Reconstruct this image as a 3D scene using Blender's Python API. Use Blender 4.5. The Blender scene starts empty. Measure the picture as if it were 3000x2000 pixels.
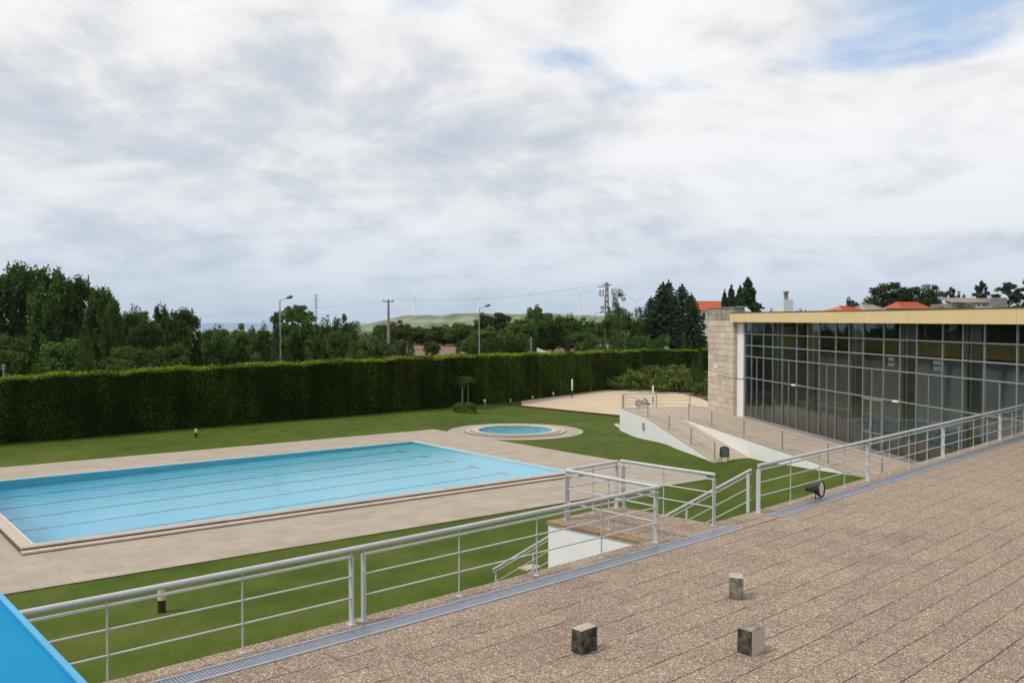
import bpy, math, random
import numpy as np
from mathutils import Vector

random.seed(7)
RNG = np.random.default_rng(11)
S = bpy.context.scene
COL = S.collection

# ---------------------------------------------------------------- camera
FPX, HY, EYE = 2700.0, 935.0, 7.9          # focal length and horizon row for a 3000 px wide frame, eye height
TH = math.atan((1000.0 - HY) / FPX)
cam_d = bpy.data.cameras.new('camera')
cam = bpy.data.objects.new('camera', cam_d)
COL.objects.link(cam)
cam.location = (0, 0, EYE)
cam.rotation_euler = (math.pi / 2 - TH, 0, 0)
cam_d.sensor_width = 36.0
cam_d.lens = 36.0 * FPX / 3000.0
cam_d.clip_start = 0.1
cam_d.clip_end = 60000.0
S.camera = cam

# ---------------------------------------------------------------- render / exposure
S.view_settings.view_transform = 'Standard'
S.view_settings.look = 'None'
S.view_settings.exposure = 0.42
S.view_settings.gamma = 1.0
S.view_settings.use_curve_mapping = False
S.render.engine = 'CYCLES'
S.cycles.use_denoising = True
S.cycles.max_bounces = 8
S.cycles.diffuse_bounces = 3
S.cycles.glossy_bounces = 4
S.cycles.transmission_bounces = 6
S.cycles.transparent_max_bounces = 24
S.cycles.volume_bounces = 0
S.cycles.caustics_reflective = False
S.cycles.caustics_refractive = True
S.cycles.sample_clamp_indirect = 6.0

# ---------------------------------------------------------------- sky
SUN_EL, SUN_AZ = math.radians(54), math.radians(-112)     # azimuth clockwise from +Y (the view direction)


def node(nt, typ, **kw):
    n = nt.nodes.new(typ)
    for k, v in kw.items():
        setattr(n, k, v)
    return n


def math_n(nt, op, a, b=None, c=None):
    n = nt.nodes.new('ShaderNodeMath')
    n.operation = op
    for i, x in enumerate((a, b, c)):
        if x is None:
            continue
        if isinstance(x, (int, float)):
            n.inputs[i].default_value = x
        else:
            nt.links.new(x, n.inputs[i])
    return n.outputs[0]


def mixc(nt, fac, a, b):
    n = nt.nodes.new('ShaderNodeMix')
    n.data_type = 'RGBA'
    for s, x in ((n.inputs[0], fac), (n.inputs[6], a), (n.inputs[7], b)):
        if isinstance(x, (int, float)):
            s.default_value = x
        elif isinstance(x, tuple):
            s.default_value = (*x, 1) if len(x) == 3 else x
        else:
            nt.links.new(x, s)
    return n.outputs[2]


def ramp(nt, fac, stops):
    n = nt.nodes.new('ShaderNodeValToRGB')
    e = n.color_ramp.elements
    while len(e) > 1:
        e.remove(e[-1])
    e[0].position, e[0].color = stops[0][0], (*stops[0][1], 1)
    for p, c in stops[1:]:
        x = e.new(p)
        x.color = (*c, 1)
    if fac is not None:
        nt.links.new(fac, n.inputs[0])
    return n.outputs[0]


def build_world():
    w = bpy.data.worlds.new('World')
    S.world = w
    w.use_nodes = True
    nt = w.node_tree
    nt.nodes.clear()
    out = node(nt, 'ShaderNodeOutputWorld')
    bg = node(nt, 'ShaderNodeBackground')
    bg.inputs[1].default_value = 0.1
    sky = node(nt, 'ShaderNodeTexSky', sky_type='NISHITA')
    sky.sun_disc = False
    sky.sun_elevation = SUN_EL
    sky.sun_rotation = SUN_AZ
    sky.air_density, sky.dust_density, sky.ozone_density = 1.0, 1.2, 1.5
    tc = node(nt, 'ShaderNodeTexCoord')
    sep = node(nt, 'ShaderNodeSeparateXYZ')
    nt.links.new(tc.outputs['Generated'], sep.inputs[0])
    X, Y, Z = sep.outputs
    az = math_n(nt, 'ARCTAN2', X, Y)
    el = math_n(nt, 'ARCSINE', Z)
    zz = math_n(nt, 'ADD', math_n(nt, 'MAXIMUM', Z, 0.0), 0.30)
    comb = node(nt, 'ShaderNodeCombineXYZ')
    nt.links.new(math_n(nt, 'DIVIDE', X, zz), comb.inputs[0])
    nt.links.new(math_n(nt, 'DIVIDE', Y, zz), comb.inputs[1])

    def noise(scale, detail, rough, seed, dist=0.0, shift=None):
        n = node(nt, 'ShaderNodeTexNoise')
        n.inputs['Scale'].default_value = scale
        n.inputs['Detail'].default_value = detail
        n.inputs['Roughness'].default_value = rough
        n.inputs['Distortion'].default_value = dist
        a = node(nt, 'ShaderNodeVectorMath')
        o = shift or (0, 0, 0)
        a.inputs[1].default_value = (o[0], o[1], seed)
        nt.links.new(comb.outputs[0], a.inputs[0])
        v = a.outputs[0]
        nt.links.new(v, n.inputs['Vector'])
        return n.outputs['Fac']
    n1 = noise(1.05, 6, 0.60, 3.1, 0.35)
    n2 = noise(2.7, 8, 0.62, 8.4, 0.3)
    n2s = noise(2.7, 8, 0.62, 8.4, 0.3, (-0.12, -0.05, 0))       # the same cloud field a step nearer the sun: relief
    n3 = noise(2.2, 7, 0.64, 15.2, 0.5)
    n4 = noise(9, 5, 0.62, 21.7, 0.3)

    def blob(px, py, wx, wy, amp):
        a, e = math.atan((px - 1500) / FPX), math.atan((HY - py) / FPX)
        sa, se = wx / FPX, wy / FPX
        da = math_n(nt, 'DIVIDE', math_n(nt, 'SUBTRACT', az, a), sa)
        de = math_n(nt, 'DIVIDE', math_n(nt, 'SUBTRACT', el, e), se)
        r2 = math_n(nt, 'ADD', math_n(nt, 'MULTIPLY', da, da), math_n(nt, 'MULTIPLY', de, de))
        return math_n(nt, 'MULTIPLY', math_n(nt, 'EXPONENT', math_n(nt, 'MULTIPLY', r2, -1.0)), amp)

    def total(lst):
        t = None
        for b in lst:
            v = blob(*b)
            t = v if t is None else math_n(nt, 'ADD', t, v)
        return t
    # heavy grey cloud on one side, bright broken cloud on the other
    shade = total(CLOUD_SHADE)

    def var(n, k):
        return math_n(nt, 'MULTIPLY', math_n(nt, 'SUBTRACT', n, 0.5), k)
    b = math_n(nt, 'ADD', 0.66, shade)
    for t in (var(n1, 1.3), var(n2, 0.60), var(n4, 0.13), math_n(nt, 'MULTIPLY', math_n(nt, 'SUBTRACT', n2, n2s), 1.9)):
        b = math_n(nt, 'ADD', b, t)
    cloud = ramp(nt, b, [(0.0, (4.2, 4.65, 5.3)), (0.20, (4.75, 5.05, 5.5)), (0.40, (5.45, 5.62, 5.9)), (0.58, (6.25, 6.3, 6.4)), (0.78, (6.9, 6.9, 6.95)), (1.0, (7.3, 7.3, 7.35))])
    # low air above the horizon: blue grey
    low = math_n(nt, 'EXPONENT', math_n(nt, 'MULTIPLY', math_n(nt, 'MAXIMUM', el, 0.0), -12.0))
    cloud = mixc(nt, math_n(nt, 'MULTIPLY', low, 0.80), cloud, (3.75, 4.75, 6.05))
    g = math_n(nt, 'ADD', math_n(nt, 'ADD', total(CLOUD_GAPS), -0.30), math_n(nt, 'ADD', var(n3, 2.3), var(n4, 0.9)))
    gm = node(nt, 'ShaderNodeMapRange')
    gm.interpolation_type = 'SMOOTHSTEP'
    nt.links.new(g, gm.inputs[0])
    gm.inputs[1].default_value, gm.inputs[2].default_value = 0.0, 0.95
    blue = mixc(nt, 0.65, sky.outputs[0], (3.1, 4.6, 7.0))
    col = mixc(nt, math_n(nt, 'MULTIPLY', gm.outputs[0], 0.9), cloud, blue)
    nt.links.new(col, bg.inputs[0])
    nt.links.new(bg.outputs[0], out.inputs[0])


# (column, row, half widths, amount) in sky angle, measured on the 3000 px frame
CLOUD_SHADE = [
    (620, 330, 850, 300, -0.22), (1250, 330, 380, 240, -0.16), (150, 70, 700, 110, 0.20), (1250, 40, 420, 80, 0.16),
    (1150, 630, 460, 60, 0.20), (150, 580, 340, 70, 0.24), (2450, 400, 800, 300, 0.26), (1900, 130, 420, 150, 0.20),
    (2750, 745, 620, 48, -0.40), (2250, 770, 260, 34, -0.22), (2750, 640, 520, 60, 0.22), (2060, 765, 110, 22, 0.3), (600, 500, 560, 60, -0.12),
    (1560, 420, 110, 26, -0.25), (2010, 85, 60, 16, -0.35), (2400, 860, 600, 45, 0.2)]
CLOUD_GAPS = [(2790, 105, 380, 115, 0.85), (2600, 228, 420, 40, 0.55), (1690, 178, 190, 42, 0.62), (1860, 278, 250, 46, 0.62),
              (2960, 20, 300, 90, 0.40), (1230, 15, 200, 40, 0.36), (2450, 30, 300, 60, 0.25)]
build_world()

sun_d = bpy.data.lights.new('sun', 'SUN')
sun = bpy.data.objects.new('sun', sun_d)
COL.objects.link(sun)
sun_d.energy = 1.7
sun_d.angle = math.radians(8)
sun_d.color = (1.0, 0.95, 0.87)
sv = Vector((math.sin(SUN_AZ) * math.cos(SUN_EL), math.cos(SUN_AZ) * math.cos(SUN_EL), math.sin(SUN_EL)))
sun.rotation_euler = (-sv).to_track_quat('-Z', 'Y').to_euler()
sun.location = (30, 0, 60)


# ---------------------------------------------------------------- measuring helpers
def ray(px, py):
    u, v = (px - 1500.0) / FPX, (1000.0 - py) / FPX
    return Vector((u, math.cos(TH) + v * math.sin(TH), -math.sin(TH) + v * math.cos(TH)))


def at(px, py, z=0.0):
    """the point at height z seen at column px, row py of the photograph"""
    d = ray(px, py)
    return Vector((0, 0, EYE)) + d * ((z - EYE) / d.z)


def at_y(px, py, y):
    d = ray(px, py)
    return Vector((0, 0, EYE)) + d * (y / d.y)


def on_wall(px, py, A, B):
    d = ray(px, py)
    n = Vector((B[1] - A[1], A[0] - B[0]))
    t = (n.x * A[0] + n.y * A[1]) / (n.x * d.x + n.y * d.y)
    return Vector((0, 0, EYE)) + d * t


def seen(p, m=60):
    """is the point inside the frame (with a margin)?"""
    x, y, z = p[0], p[1], p[2] - EYE
    yy = y * math.cos(TH) - z * math.sin(TH)
    zz = y * math.sin(TH) + z * math.cos(TH)
    if yy < 0.3:
        return False
    u, v = 1500 + FPX * x / yy, 1000 - FPX * zz / yy
    return -m < u < 3000 + m and -m < v < 2000 + m


def sst(a, b, x):
    t = min(1.0, max(0.0, (x - a) / (b - a)))
    return t * t * (3 - 2 * t)


# ---------------------------------------------------------------- object helpers
ORIGIN = {}


def tag(o, label=None, cat=None, group=None, kind=None):
    if label:
        o['label'] = label
    if cat:
        o['category'] = cat
    if group:
        o['group'] = group
    if kind:
        o['kind'] = kind
    return o


def thing(name, loc, label=None, cat=None, group=None, kind=None):
    o = bpy.data.objects.new(name, None)
    o.empty_display_size = 0.2
    COL.objects.link(o)
    o.location = loc
    ORIGIN[o.name] = Vector(loc)
    return tag(o, label, cat, group, kind)


def link_mesh(name, me, parent=None, loc=(0, 0, 0), rz=0.0, scale=None):
    o = bpy.data.objects.new(name, me)
    COL.objects.link(o)
    o.location = loc
    if rz:
        o.rotation_euler = (0, 0, rz)
    if scale:
        o.scale = scale
    if parent:
        o.parent = parent
    return o


class MB:
    """collects boxes, tubes and faces in world coordinates; build() links them as ONE mesh object"""

    def __init__(self):
        self.v, self.f, self.mi, self.sm = [], [], [], []

    def add(self, vs, fs, mi=0, sm=False):
        n = len(self.v)
        self.v += [tuple(v) for v in vs]
        self.f += [tuple(i + n for i in f) for f in fs]
        self.mi += [mi] * len(fs)
        self.sm += [sm] * len(fs)
        return self

    def face(self, pts, mi=0):
        return self.add(pts, [tuple(range(len(pts)))], mi)

    def prism(self, poly, z0, z1, mi=0, top_mi=None):
        n = len(poly)
        z0 = z0 if hasattr(z0, '__len__') else [z0] * n
        z1 = z1 if hasattr(z1, '__len__') else [z1] * n
        vs = [(p[0], p[1], z0[i]) for i, p in enumerate(poly)] + [(p[0], p[1], z1[i]) for i, p in enumerate(poly)]
        fs = [(i, (i + 1) % n, n + (i + 1) % n, n + i) for i in range(n)]
        self.add(vs, fs, mi)
        self.add(vs[:n], [tuple(range(n))[::-1]], mi)
        self.add(vs[n:], [tuple(range(n))], mi if top_mi is None else top_mi)
        return self

    def box(self, c, size, rz=0.0, mi=0):
        """c = centre of the base"""
        cs, sn = math.cos(rz), math.sin(rz)
        hx, hy = size[0] / 2, size[1] / 2
        poly = [(c[0] + x * cs - y * sn, c[1] + x * sn + y * cs) for x, y in ((-hx, -hy), (hx, -hy), (hx, hy), (-hx, hy))]
        return self.prism(poly, c[2], c[2] + size[2], mi)

    def bar(self, p0, p1, w, h, up=(0, 0, 1), mi=0):
        """rectangular bar from p0 to p1; w sideways, h along up"""
        p0, p1 = Vector(p0), Vector(p1)
        d = (p1 - p0).normalized()
        up = Vector(up)
        sd = d.cross(up).normalized()
        u = sd.cross(d).normalized()
        vs = []
        for p in (p0, p1):
            for a, b in ((-1, -1), (1, -1), (1, 1), (-1, 1)):
                vs.append(p + sd * (a * w / 2) + u * (b * h / 2))
        fs = [(0, 1, 2, 3), (7, 6, 5, 4), (0, 4, 5, 1), (1, 5, 6, 2), (2, 6, 7, 3), (3, 7, 4, 0)]
        return self.add(vs, fs, mi)

    def tube(self, p0, p1, r, n=8, r1=None, mi=0):
        p0, p1 = Vector(p0), Vector(p1)
        d = (p1 - p0).normalized()
        a = d.orthogonal().normalized()
        b = d.cross(a)
        r1 = r if r1 is None else r1
        vs = []
        for p, q in ((p0, r), (p1, r1)):
            for i in range(n):
                t = 2 * math.pi * i / n
                vs.append(p + (a * math.cos(t) + b * math.sin(t)) * q)
        self.add(vs, [(i, (i + 1) % n, n + (i + 1) % n, n + i) for i in range(n)], mi, True)
        self.add(vs[:n], [tuple(range(n))[::-1]], mi)
        self.add(vs[n:], [tuple(range(n))], mi)
        return self

    def path(self, pts, r, n=8, mi=0):
        pts = [Vector(p) for p in pts]
        rings = []
        for i, p in enumerate(pts):
            d = (pts[min(i + 1, len(pts) - 1)] - pts[max(i - 1, 0)]).normalized()
            ref = Vector((0, 0, 1)) if abs(d.z) < 0.95 else Vector((1, 0, 0))
            a = d.cross(ref).normalized()
            b = a.cross(d)
            rr = r[i] if hasattr(r, '__len__') else r
            rings.append([p + (a * math.cos(2 * math.pi * k / n) + b * math.sin(2 * math.pi * k / n)) * rr for k in range(n)])
        vs = [v for g in rings for v in g]
        fs = []
        for i in range(len(pts) - 1):
            for k in range(n):
                fs.append((i * n + k, i * n + (k + 1) % n, (i + 1) * n + (k + 1) % n, (i + 1) * n + k))
        self.add(vs, fs, mi, True)
        self.add(rings[0], [tuple(range(n))[::-1]], mi)
        self.add(rings[-1], [tuple(range(n))], mi)
        return self

    def lathe(self, base, prof, n=16, axis=None, mi=0, sm=True, cap_end=True):
        """prof = [(radius, distance along axis)]"""
        base = Vector(base)
        d = Vector(axis or (0, 0, 1)).normalized()
        a = d.orthogonal().normalized()
        b = d.cross(a)
        vs = []
        for r, h in prof:
            for k in range(n):
                t = 2 * math.pi * k / n
                vs.append(base + d * h + (a * math.cos(t) + b * math.sin(t)) * r)
        fs = []
        for i in range(len(prof) - 1):
            for k in range(n):
                fs.append((i * n + k, i * n + (k + 1) % n, (i + 1) * n + (k + 1) % n, (i + 1) * n + k))
        self.add(vs, fs, mi, sm)
        if prof[0][0] > 1e-4:
            self.add(vs[:n], [tuple(range(n))[::-1]], mi)
        if prof[-1][0] > 1e-4 and cap_end:
            self.add(vs[-n:], [tuple(range(n))], mi)
        return self

    def build(self, name, mats, parent=None, label=None, cat=None, group=None, kind=None):
        og = ORIGIN.get(parent.name, Vector((0, 0, 0))) if parent else Vector((0, 0, 0))
        me = bpy.data.meshes.new(name)
        me.from_pydata([(v[0] - og.x, v[1] - og.y, v[2] - og.z) for v in self.v], [], self.f)
        mats = mats if isinstance(mats, (list, tuple)) else [mats]
        for m in mats:
            me.materials.append(m)
        me.polygons.foreach_set('material_index', self.mi)
        me.polygons.foreach_set('use_smooth', self.sm)
        me.update()
        o = link_mesh(name, me, parent)
        ORIGIN[o.name] = og
        return tag(o, label, cat, group, kind)


# ---------------------------------------------------------------- materials
M = {}


def base_mat(name):
    m = bpy.data.materials.new(name)
    m.use_nodes = True
    nt = m.node_tree
    return m, nt, nt.nodes['Principled BSDF']


def wpos(nt):
    g = node(nt, 'ShaderNodeNewGeometry')
    return g.outputs['Position']


def nz(nt, scale, detail=4, rough=0.55, vec=None, stretch=None):
    n = node(nt, 'ShaderNodeTexNoise')
    n.inputs['Scale'].default_value = scale
    n.inputs['Detail'].default_value = detail
    n.inputs['Roughness'].default_value = rough
    v = vec or wpos(nt)
    if stretch:
        mp = node(nt, 'ShaderNodeMapping')
        mp.inputs['Scale'].default_value = stretch
        nt.links.new(v, mp.inputs[0])
        v = mp.outputs[0]
    nt.links.new(v, n.inputs['Vector'])
    return n.outputs['Fac']


def bump(nt, bs, h, strength, dist=0.01):
    b = node(nt, 'ShaderNodeBump')
    b.inputs['Strength'].default_value = strength
    b.inputs['Distance'].default_value = dist
    nt.links.new(h, b.inputs['Height'])
    nt.links.new(b.outputs[0], bs.inputs['Normal'])


def simple(name, c0, c1=None, scale=3.0, rough=0.6, metal=0.0, bmp=0.0, bscale=40, stretch=None, lo=0.3, hi=0.7, spec=0.5, objvar=0.0):
    m, nt, bs = base_mat(name)
    bs.inputs['Roughness'].default_value = rough
    bs.inputs['Metallic'].default_value = metal
    bs.inputs['Specular IOR Level'].default_value = spec
    if c1 is None:
        c1 = tuple(x * 0.85 for x in c0)
    f = nz(nt, scale, 6, 0.6, stretch=stretch)
    c = ramp(nt, f, [(lo, c1), (hi, c0)])
    if objvar:
        oi = node(nt, 'ShaderNodeObjectInfo')
        k = math_n(nt, 'ADD', 1.0 - objvar, math_n(nt, 'MULTIPLY', oi.outputs['Random'], 2 * objvar))
        hs = node(nt, 'ShaderNodeHueSaturation')
        nt.links.new(c, hs.inputs['Color'])
        nt.links.new(k, hs.inputs['Value'])
        c = hs.outputs[0]
    nt.links.new(c, bs.inputs['Base Color'])
    if bmp:
        bump(nt, bs, nz(nt, bscale, 5, 0.6), bmp)
    M[name] = m
    return m


def make_materials():
    # exposed aggregate paving: pebbles of several colours in grey cement
    m, nt, bs = base_mat('aggregate')
    p = wpos(nt)
    v = node(nt, 'ShaderNodeTexVoronoi')
    v.inputs['Scale'].default_value = 64
    nt.links.new(p, v.inputs['Vector'])
    sep = node(nt, 'ShaderNodeSeparateColor')
    nt.links.new(v.outputs['Color'], sep.inputs[0])
    peb = ramp(nt, sep.outputs[0], [(0.0, (0.10, 0.072, 0.054)), (0.25, (0.205, 0.142, 0.100)), (0.5, (0.285, 0.205, 0.146)), (0.75, (0.36, 0.272, 0.20)), (1.0, (0.62, 0.53, 0.44))])
    cem = math_n(nt, 'GREATER_THAN', v.outputs['Distance'], 0.62)
    c = mixc(nt, cem, peb, (0.15, 0.118, 0.092))
    oi = node(nt, 'ShaderNodeObjectInfo')
    big = nz(nt, 0.55, 5, 0.6)
    fine = nz(nt, 3.2, 5, 0.65)
    k = math_n(nt, 'ADD', math_n(nt, 'MULTIPLY', oi.outputs['Random'], 0.16), math_n(nt, 'ADD', math_n(nt, 'MULTIPLY', big, 0.4), math_n(nt, 'MULTIPLY', fine, 0.25)))
    k = math_n(nt, 'ADD', k, 0.63)
    damp = ramp(nt, nz(nt, 1.15, 7, 0.72), [(0.52, (0, 0, 0)), (0.70, (1, 1, 1))])
    k = math_n(nt, 'SUBTRACT', k, math_n(nt, 'MULTIPLY', damp, 0.17))
    hs = node(nt, 'ShaderNodeHueSaturation')
    nt.links.new(c, hs.inputs['Color'])
    nt.links.new(k, hs.inputs['Value'])
    hs.inputs['Saturation'].default_value = 1.06
    nt.links.new(hs.outputs[0], bs.inputs['Base Color'])
    bs.inputs['Roughness'].default_value = 0.85
    bump(nt, bs, v.outputs['Distance'], 0.5, 0.006)
    M['aggregate'] = m

    simple('joint', (0.035, 0.030, 0.025), (0.012, 0.011, 0.010), 8, 0.95)
    simple('edge_stone', (0.32, 0.20, 0.105), (0.19, 0.125, 0.075), 5, 0.85, bmp=0.3, bscale=60, objvar=0.15)

    # pool deck slabs
    m, nt, bs = base_mat('deck_stone')
    f = nz(nt, 0.8, 6, 0.6)
    f2 = nz(nt, 26, 4, 0.7)
    c = ramp(nt, f, [(0.25, (0.320, 0.262, 0.190)), (0.5, (0.370, 0.312, 0.240)), (0.75, (0.41, 0.355, 0.285))])
    c = mixc(nt, math_n(nt, 'MULTIPLY', f2, 0.35), c, (0.24, 0.20, 0.155))
    st = ramp(nt, nz(nt, 1.9, 6, 0.7), [(0.60, (0, 0, 0)), (0.78, (1, 1, 1))])
    c = mixc(nt, math_n(nt, 'MULTIPLY', st, 0.4), c, (0.30, 0.215, 0.13))
    oi = node(nt, 'ShaderNodeObjectInfo')
    hs = node(nt, 'ShaderNodeHueSaturation')
    nt.links.new(c, hs.inputs['Color'])
    nt.links.new(math_n(nt, 'ADD', 0.94, math_n(nt, 'MULTIPLY', oi.outputs['Random'], 0.12)), hs.inputs['Value'])
    nt.links.new(hs.outputs[0], bs.inputs['Base Color'])
    bs.inputs['Roughness'].default_value = 0.75
    bump(nt, bs, f2, 0.2, 0.004)
    M['deck_stone'] = m
    simple('deck_joint', (0.30, 0.25, 0.19), (0.22, 0.18, 0.14), 6, 0.9)
    simple('coping', (0.49, 0.415, 0.345), (0.40, 0.33, 0.265), 4, 0.6, objvar=0.06)
    simple('terracotta', (0.21, 0.095, 0.055), (0.10, 0.05, 0.035), 7, 0.7)
    simple('white_rim', (0.58, 0.57, 0.54), (0.48, 0.465, 0.43), 6, 0.4)

    # pool tiles and water
    m, nt, bs = base_mat('pool_tile')
    br = node(nt, 'ShaderNodeTexBrick')
    br.offset = 0
    br.inputs['Scale'].default_value = 1.0
    br.inputs['Brick Width'].default_value = 0.25
    br.inputs['Row Height'].default_value = 0.25
    br.inputs['Mortar Size'].default_value = 0.006
    br.inputs['Color1'].default_value = (0.29, 0.83, 0.99, 1)
    br.inputs['Color2'].default_value = (0.32, 0.85, 0.99, 1)
    br.inputs['Mortar'].default_value = (0.45, 0.75, 0.85, 1)
    nt.links.new(wpos(nt), br.inputs['Vector'])
    nt.links.new(br.outputs['Color'], bs.inputs['Base Color'])
    bs.inputs['Roughness'].default_value = 0.4
    M['pool_tile'] = m
    simple('lane_tile', (0.16, 0.34, 0.42), (0.14, 0.30, 0.38), 5, 0.5)

    m = bpy.data.materials.new('water')
    m.use_nodes = True
    nt = m.node_tree
    nt.nodes.clear()
    out = node(nt, 'ShaderNodeOutputMaterial')
    g = node(nt, 'ShaderNodeBsdfGlass')
    g.inputs['IOR'].default_value = 1.333
    g.inputs['Roughness'].default_value = 0.0
    h = math_n(nt, 'ADD', nz(nt, 1.3, 3, 0.55, stretch=(1, 1.5, 1)), math_n(nt, 'MULTIPLY', nz(nt, 4.5, 4, 0.6), 0.55))
    b = node(nt, 'ShaderNodeBump')
    b.inputs['Strength'].default_value = 0.11
    b.inputs['Distance'].default_value = 0.10
    nt.links.new(h, b.inputs['Height'])
    nt.links.new(b.outputs[0], g.inputs['Normal'])
    nt.links.new(g.outputs[0], out.inputs['Surface'])
    ab = node(nt, 'ShaderNodeVolumeAbsorption')
    ab.inputs['Color'].default_value = (0.08, 0.72, 0.95, 1)
    ab.inputs['Density'].default_value = 0.13
    nt.links.new(ab.outputs[0], out.inputs['Volume'])
    M['water'] = m

    # white render with faint streaks
    m, nt, bs = base_mat('white_wall')
    f = nz(nt, 1.4, 6, 0.6)
    sk = nz(nt, 3.0, 5, 0.6, stretch=(1, 1, 0.12))
    c = ramp(nt, f, [(0.3, (0.70, 0.70, 0.69)), (0.7, (0.78, 0.785, 0.785))])
    c = mixc(nt, ramp(nt, sk, [(0.55, (0, 0, 0)), (0.8, (0.5, 0.5, 0.5))]), c, (0.60, 0.585, 0.55))
    nt.links.new(c, bs.inputs['Base Color'])
    bs.inputs['Roughness'].default_value = 0.8
    bump(nt, bs, nz(nt, 60, 4), 0.15, 0.004)
    M['white_wall'] = m

    simple('pier_stone', (0.60, 0.515, 0.415), (0.47, 0.385, 0.295), 1.3, 0.85, bmp=0.3, bscale=25, objvar=0.13)
    simple('pier_old', (0.42, 0.37, 0.31), (0.20, 0.175, 0.145), 1.6, 0.9, bmp=0.3, bscale=25, objvar=0.12)
    simple('pier_mortar', (0.17, 0.125, 0.085), (0.11, 0.08, 0.055), 5, 0.95)
    simple('cap_stone', (0.26, 0.24, 0.21), (0.10, 0.09, 0.08), 3, 0.9, bmp=0.3)
    simple('fascia', (0.71, 0.545, 0.285), (0.66, 0.505, 0.26), 1.2, 0.7)
    simple('fascia_edge', (0.09, 0.065, 0.04), None, 4, 0.7)
    simple('soffit', (0.10, 0.075, 0.05), None, 4, 0.8)
    simple('alu', (0.37, 0.38, 0.40), (0.32, 0.33, 0.345), 3, 0.42, 0.55)
    simple('rail_paint', (0.53, 0.535, 0.55), (0.45, 0.455, 0.47), 2.5, 0.55, 0.12, objvar=0.05)
    simple('rail_dull', (0.44, 0.435, 0.43), (0.36, 0.35, 0.34), 5, 0.5, 0.3)
    simple('zinc', (0.33, 0.36, 0.42), (0.26, 0.285, 0.34), 9, 0.45, 0.6)
    simple('zinc_edge', (0.50, 0.53, 0.58), (0.42, 0.45, 0.50), 9, 0.4, 0.5)
    simple('drain_dark', (0.025, 0.027, 0.03), None, 5, 0.9)
    simple('blue_sheet', (0.008, 0.225, 0.445), (0.006, 0.205, 0.42), 1.6, 0.55, spec=0.05)
    simple('blue_edge', (0.06, 0.36, 0.60), None, 2, 0.4)
    simple('black_metal', (0.016, 0.016, 0.018), (0.026, 0.026, 0.028), 6, 0.45)
    simple('dark_green', (0.018, 0.045, 0.038), (0.012, 0.03, 0.026), 6, 0.5)
    simple('board_grey', (0.075, 0.09, 0.08), (0.05, 0.065, 0.058), 10, 0.6)
    simple('rust_leg', (0.13, 0.06, 0.045), None, 6, 0.6)
    simple('reflector', (0.80, 0.83, 0.86), (0.7, 0.74, 0.78), 4, 0.18, 0.85)
    simple('cream_lens', (0.66, 0.55, 0.27), (0.60, 0.49, 0.23), 6, 0.35)
    simple('moss_dark', (0.20, 0.175, 0.13), (0.022, 0.02, 0.017), 9, 0.95, bmp=0.5, bscale=50, lo=0.42, hi=0.86)
    simple('moss_mid', (0.33, 0.29, 0.23), (0.045, 0.042, 0.036), 7, 0.95, bmp=0.5, bscale=50, lo=0.30, hi=0.66)
    simple('block_top', (0.50, 0.43, 0.35), (0.32, 0.29, 0.26), 7, 0.9, bmp=0.4, bscale=50)
    simple('block_clean', (0.50, 0.44, 0.355), (0.42, 0.365, 0.29), 5, 0.85, bmp=0.2, bscale=60)
    simple('walk_stone', (0.45, 0.365, 0.275), (0.36, 0.29, 0.215), 1.6, 0.8, bmp=0.15, objvar=0.05)
    simple('sand', (0.56, 0.45, 0.315), (0.48, 0.375, 0.25), 0.5, 0.95, bmp=0.5, bscale=6)
    simple('soil', (0.11, 0.058, 0.035), (0.07, 0.04, 0.025), 1.5, 0.95, bmp=0.4, bscale=9)
    simple('timber', (0.10, 0.05, 0.03), (0.06, 0.03, 0.02), 3, 0.9)
    simple('field', (0.21, 0.135, 0.07), (0.11, 0.085, 0.04), 0.12, 0.95)
    simple('concrete_pole', (0.24, 0.225, 0.205), (0.18, 0.165, 0.15), 2, 0.9)
    simple('lamp_grey', (0.33, 0.36, 0.37), (0.27, 0.295, 0.30), 2, 0.5, 0.3)
    simple('lamp_dark', (0.07, 0.075, 0.08), None, 2, 0.5)
    simple('turbine_white', (0.90, 0.92, 0.95), (0.87, 0.89, 0.92), 0.02, 0.5)
    simple('wire', (0.10, 0.11, 0.12), None, 1, 0.6)
    simple('roof_tile', (0.52, 0.125, 0.045), (0.38, 0.085, 0.035), 1.4, 0.8, objvar=0.12)
    simple('roof_grey', (0.26, 0.215, 0.185), (0.19, 0.16, 0.14), 1.2, 0.85)
    simple('house_white', (0.68, 0.66, 0.62), (0.60, 0.58, 0.54), 0.6, 0.85)
    simple('house_grey', (0.28, 0.265, 0.255), (0.23, 0.215, 0.21), 0.6, 0.85)
    simple('house_peach', (0.58, 0.44, 0.33), (0.50, 0.38, 0.28), 0.6, 0.85)
    simple('maroon', (0.105, 0.035, 0.035), (0.08, 0.028, 0.028), 1, 0.6)
    simple('window_dark', (0.02, 0.025, 0.03), None, 1, 0.12)
    simple('sign_blue', (0.03, 0.10, 0.38), None, 3, 0.5)
    simple('sign_white', (0.78, 0.78, 0.78), None, 3, 0.5)
    simple('panel_blue', (0.40, 0.50, 0.66), (0.34, 0.44, 0.60), 2, 0.25, 0.4)
    simple('bark', (0.10, 0.075, 0.055), (0.055, 0.042, 0.032), 4, 0.95, bmp=0.5, bscale=10)
    simple('bark_red', (0.085, 0.045, 0.03), (0.05, 0.03, 0.02), 4, 0.95, bmp=0.5, bscale=10)
    simple('hall_floor', (0.42, 0.40, 0.36), (0.36, 0.34, 0.31), 1, 0.4)
    simple('hall_wall', (0.42, 0.445, 0.40), (0.36, 0.385, 0.345), 0.6, 0.9)
    simple('hall_yellow', (0.74, 0.54, 0.19), (0.68, 0.49, 0.17), 0.6, 0.8)
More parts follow.
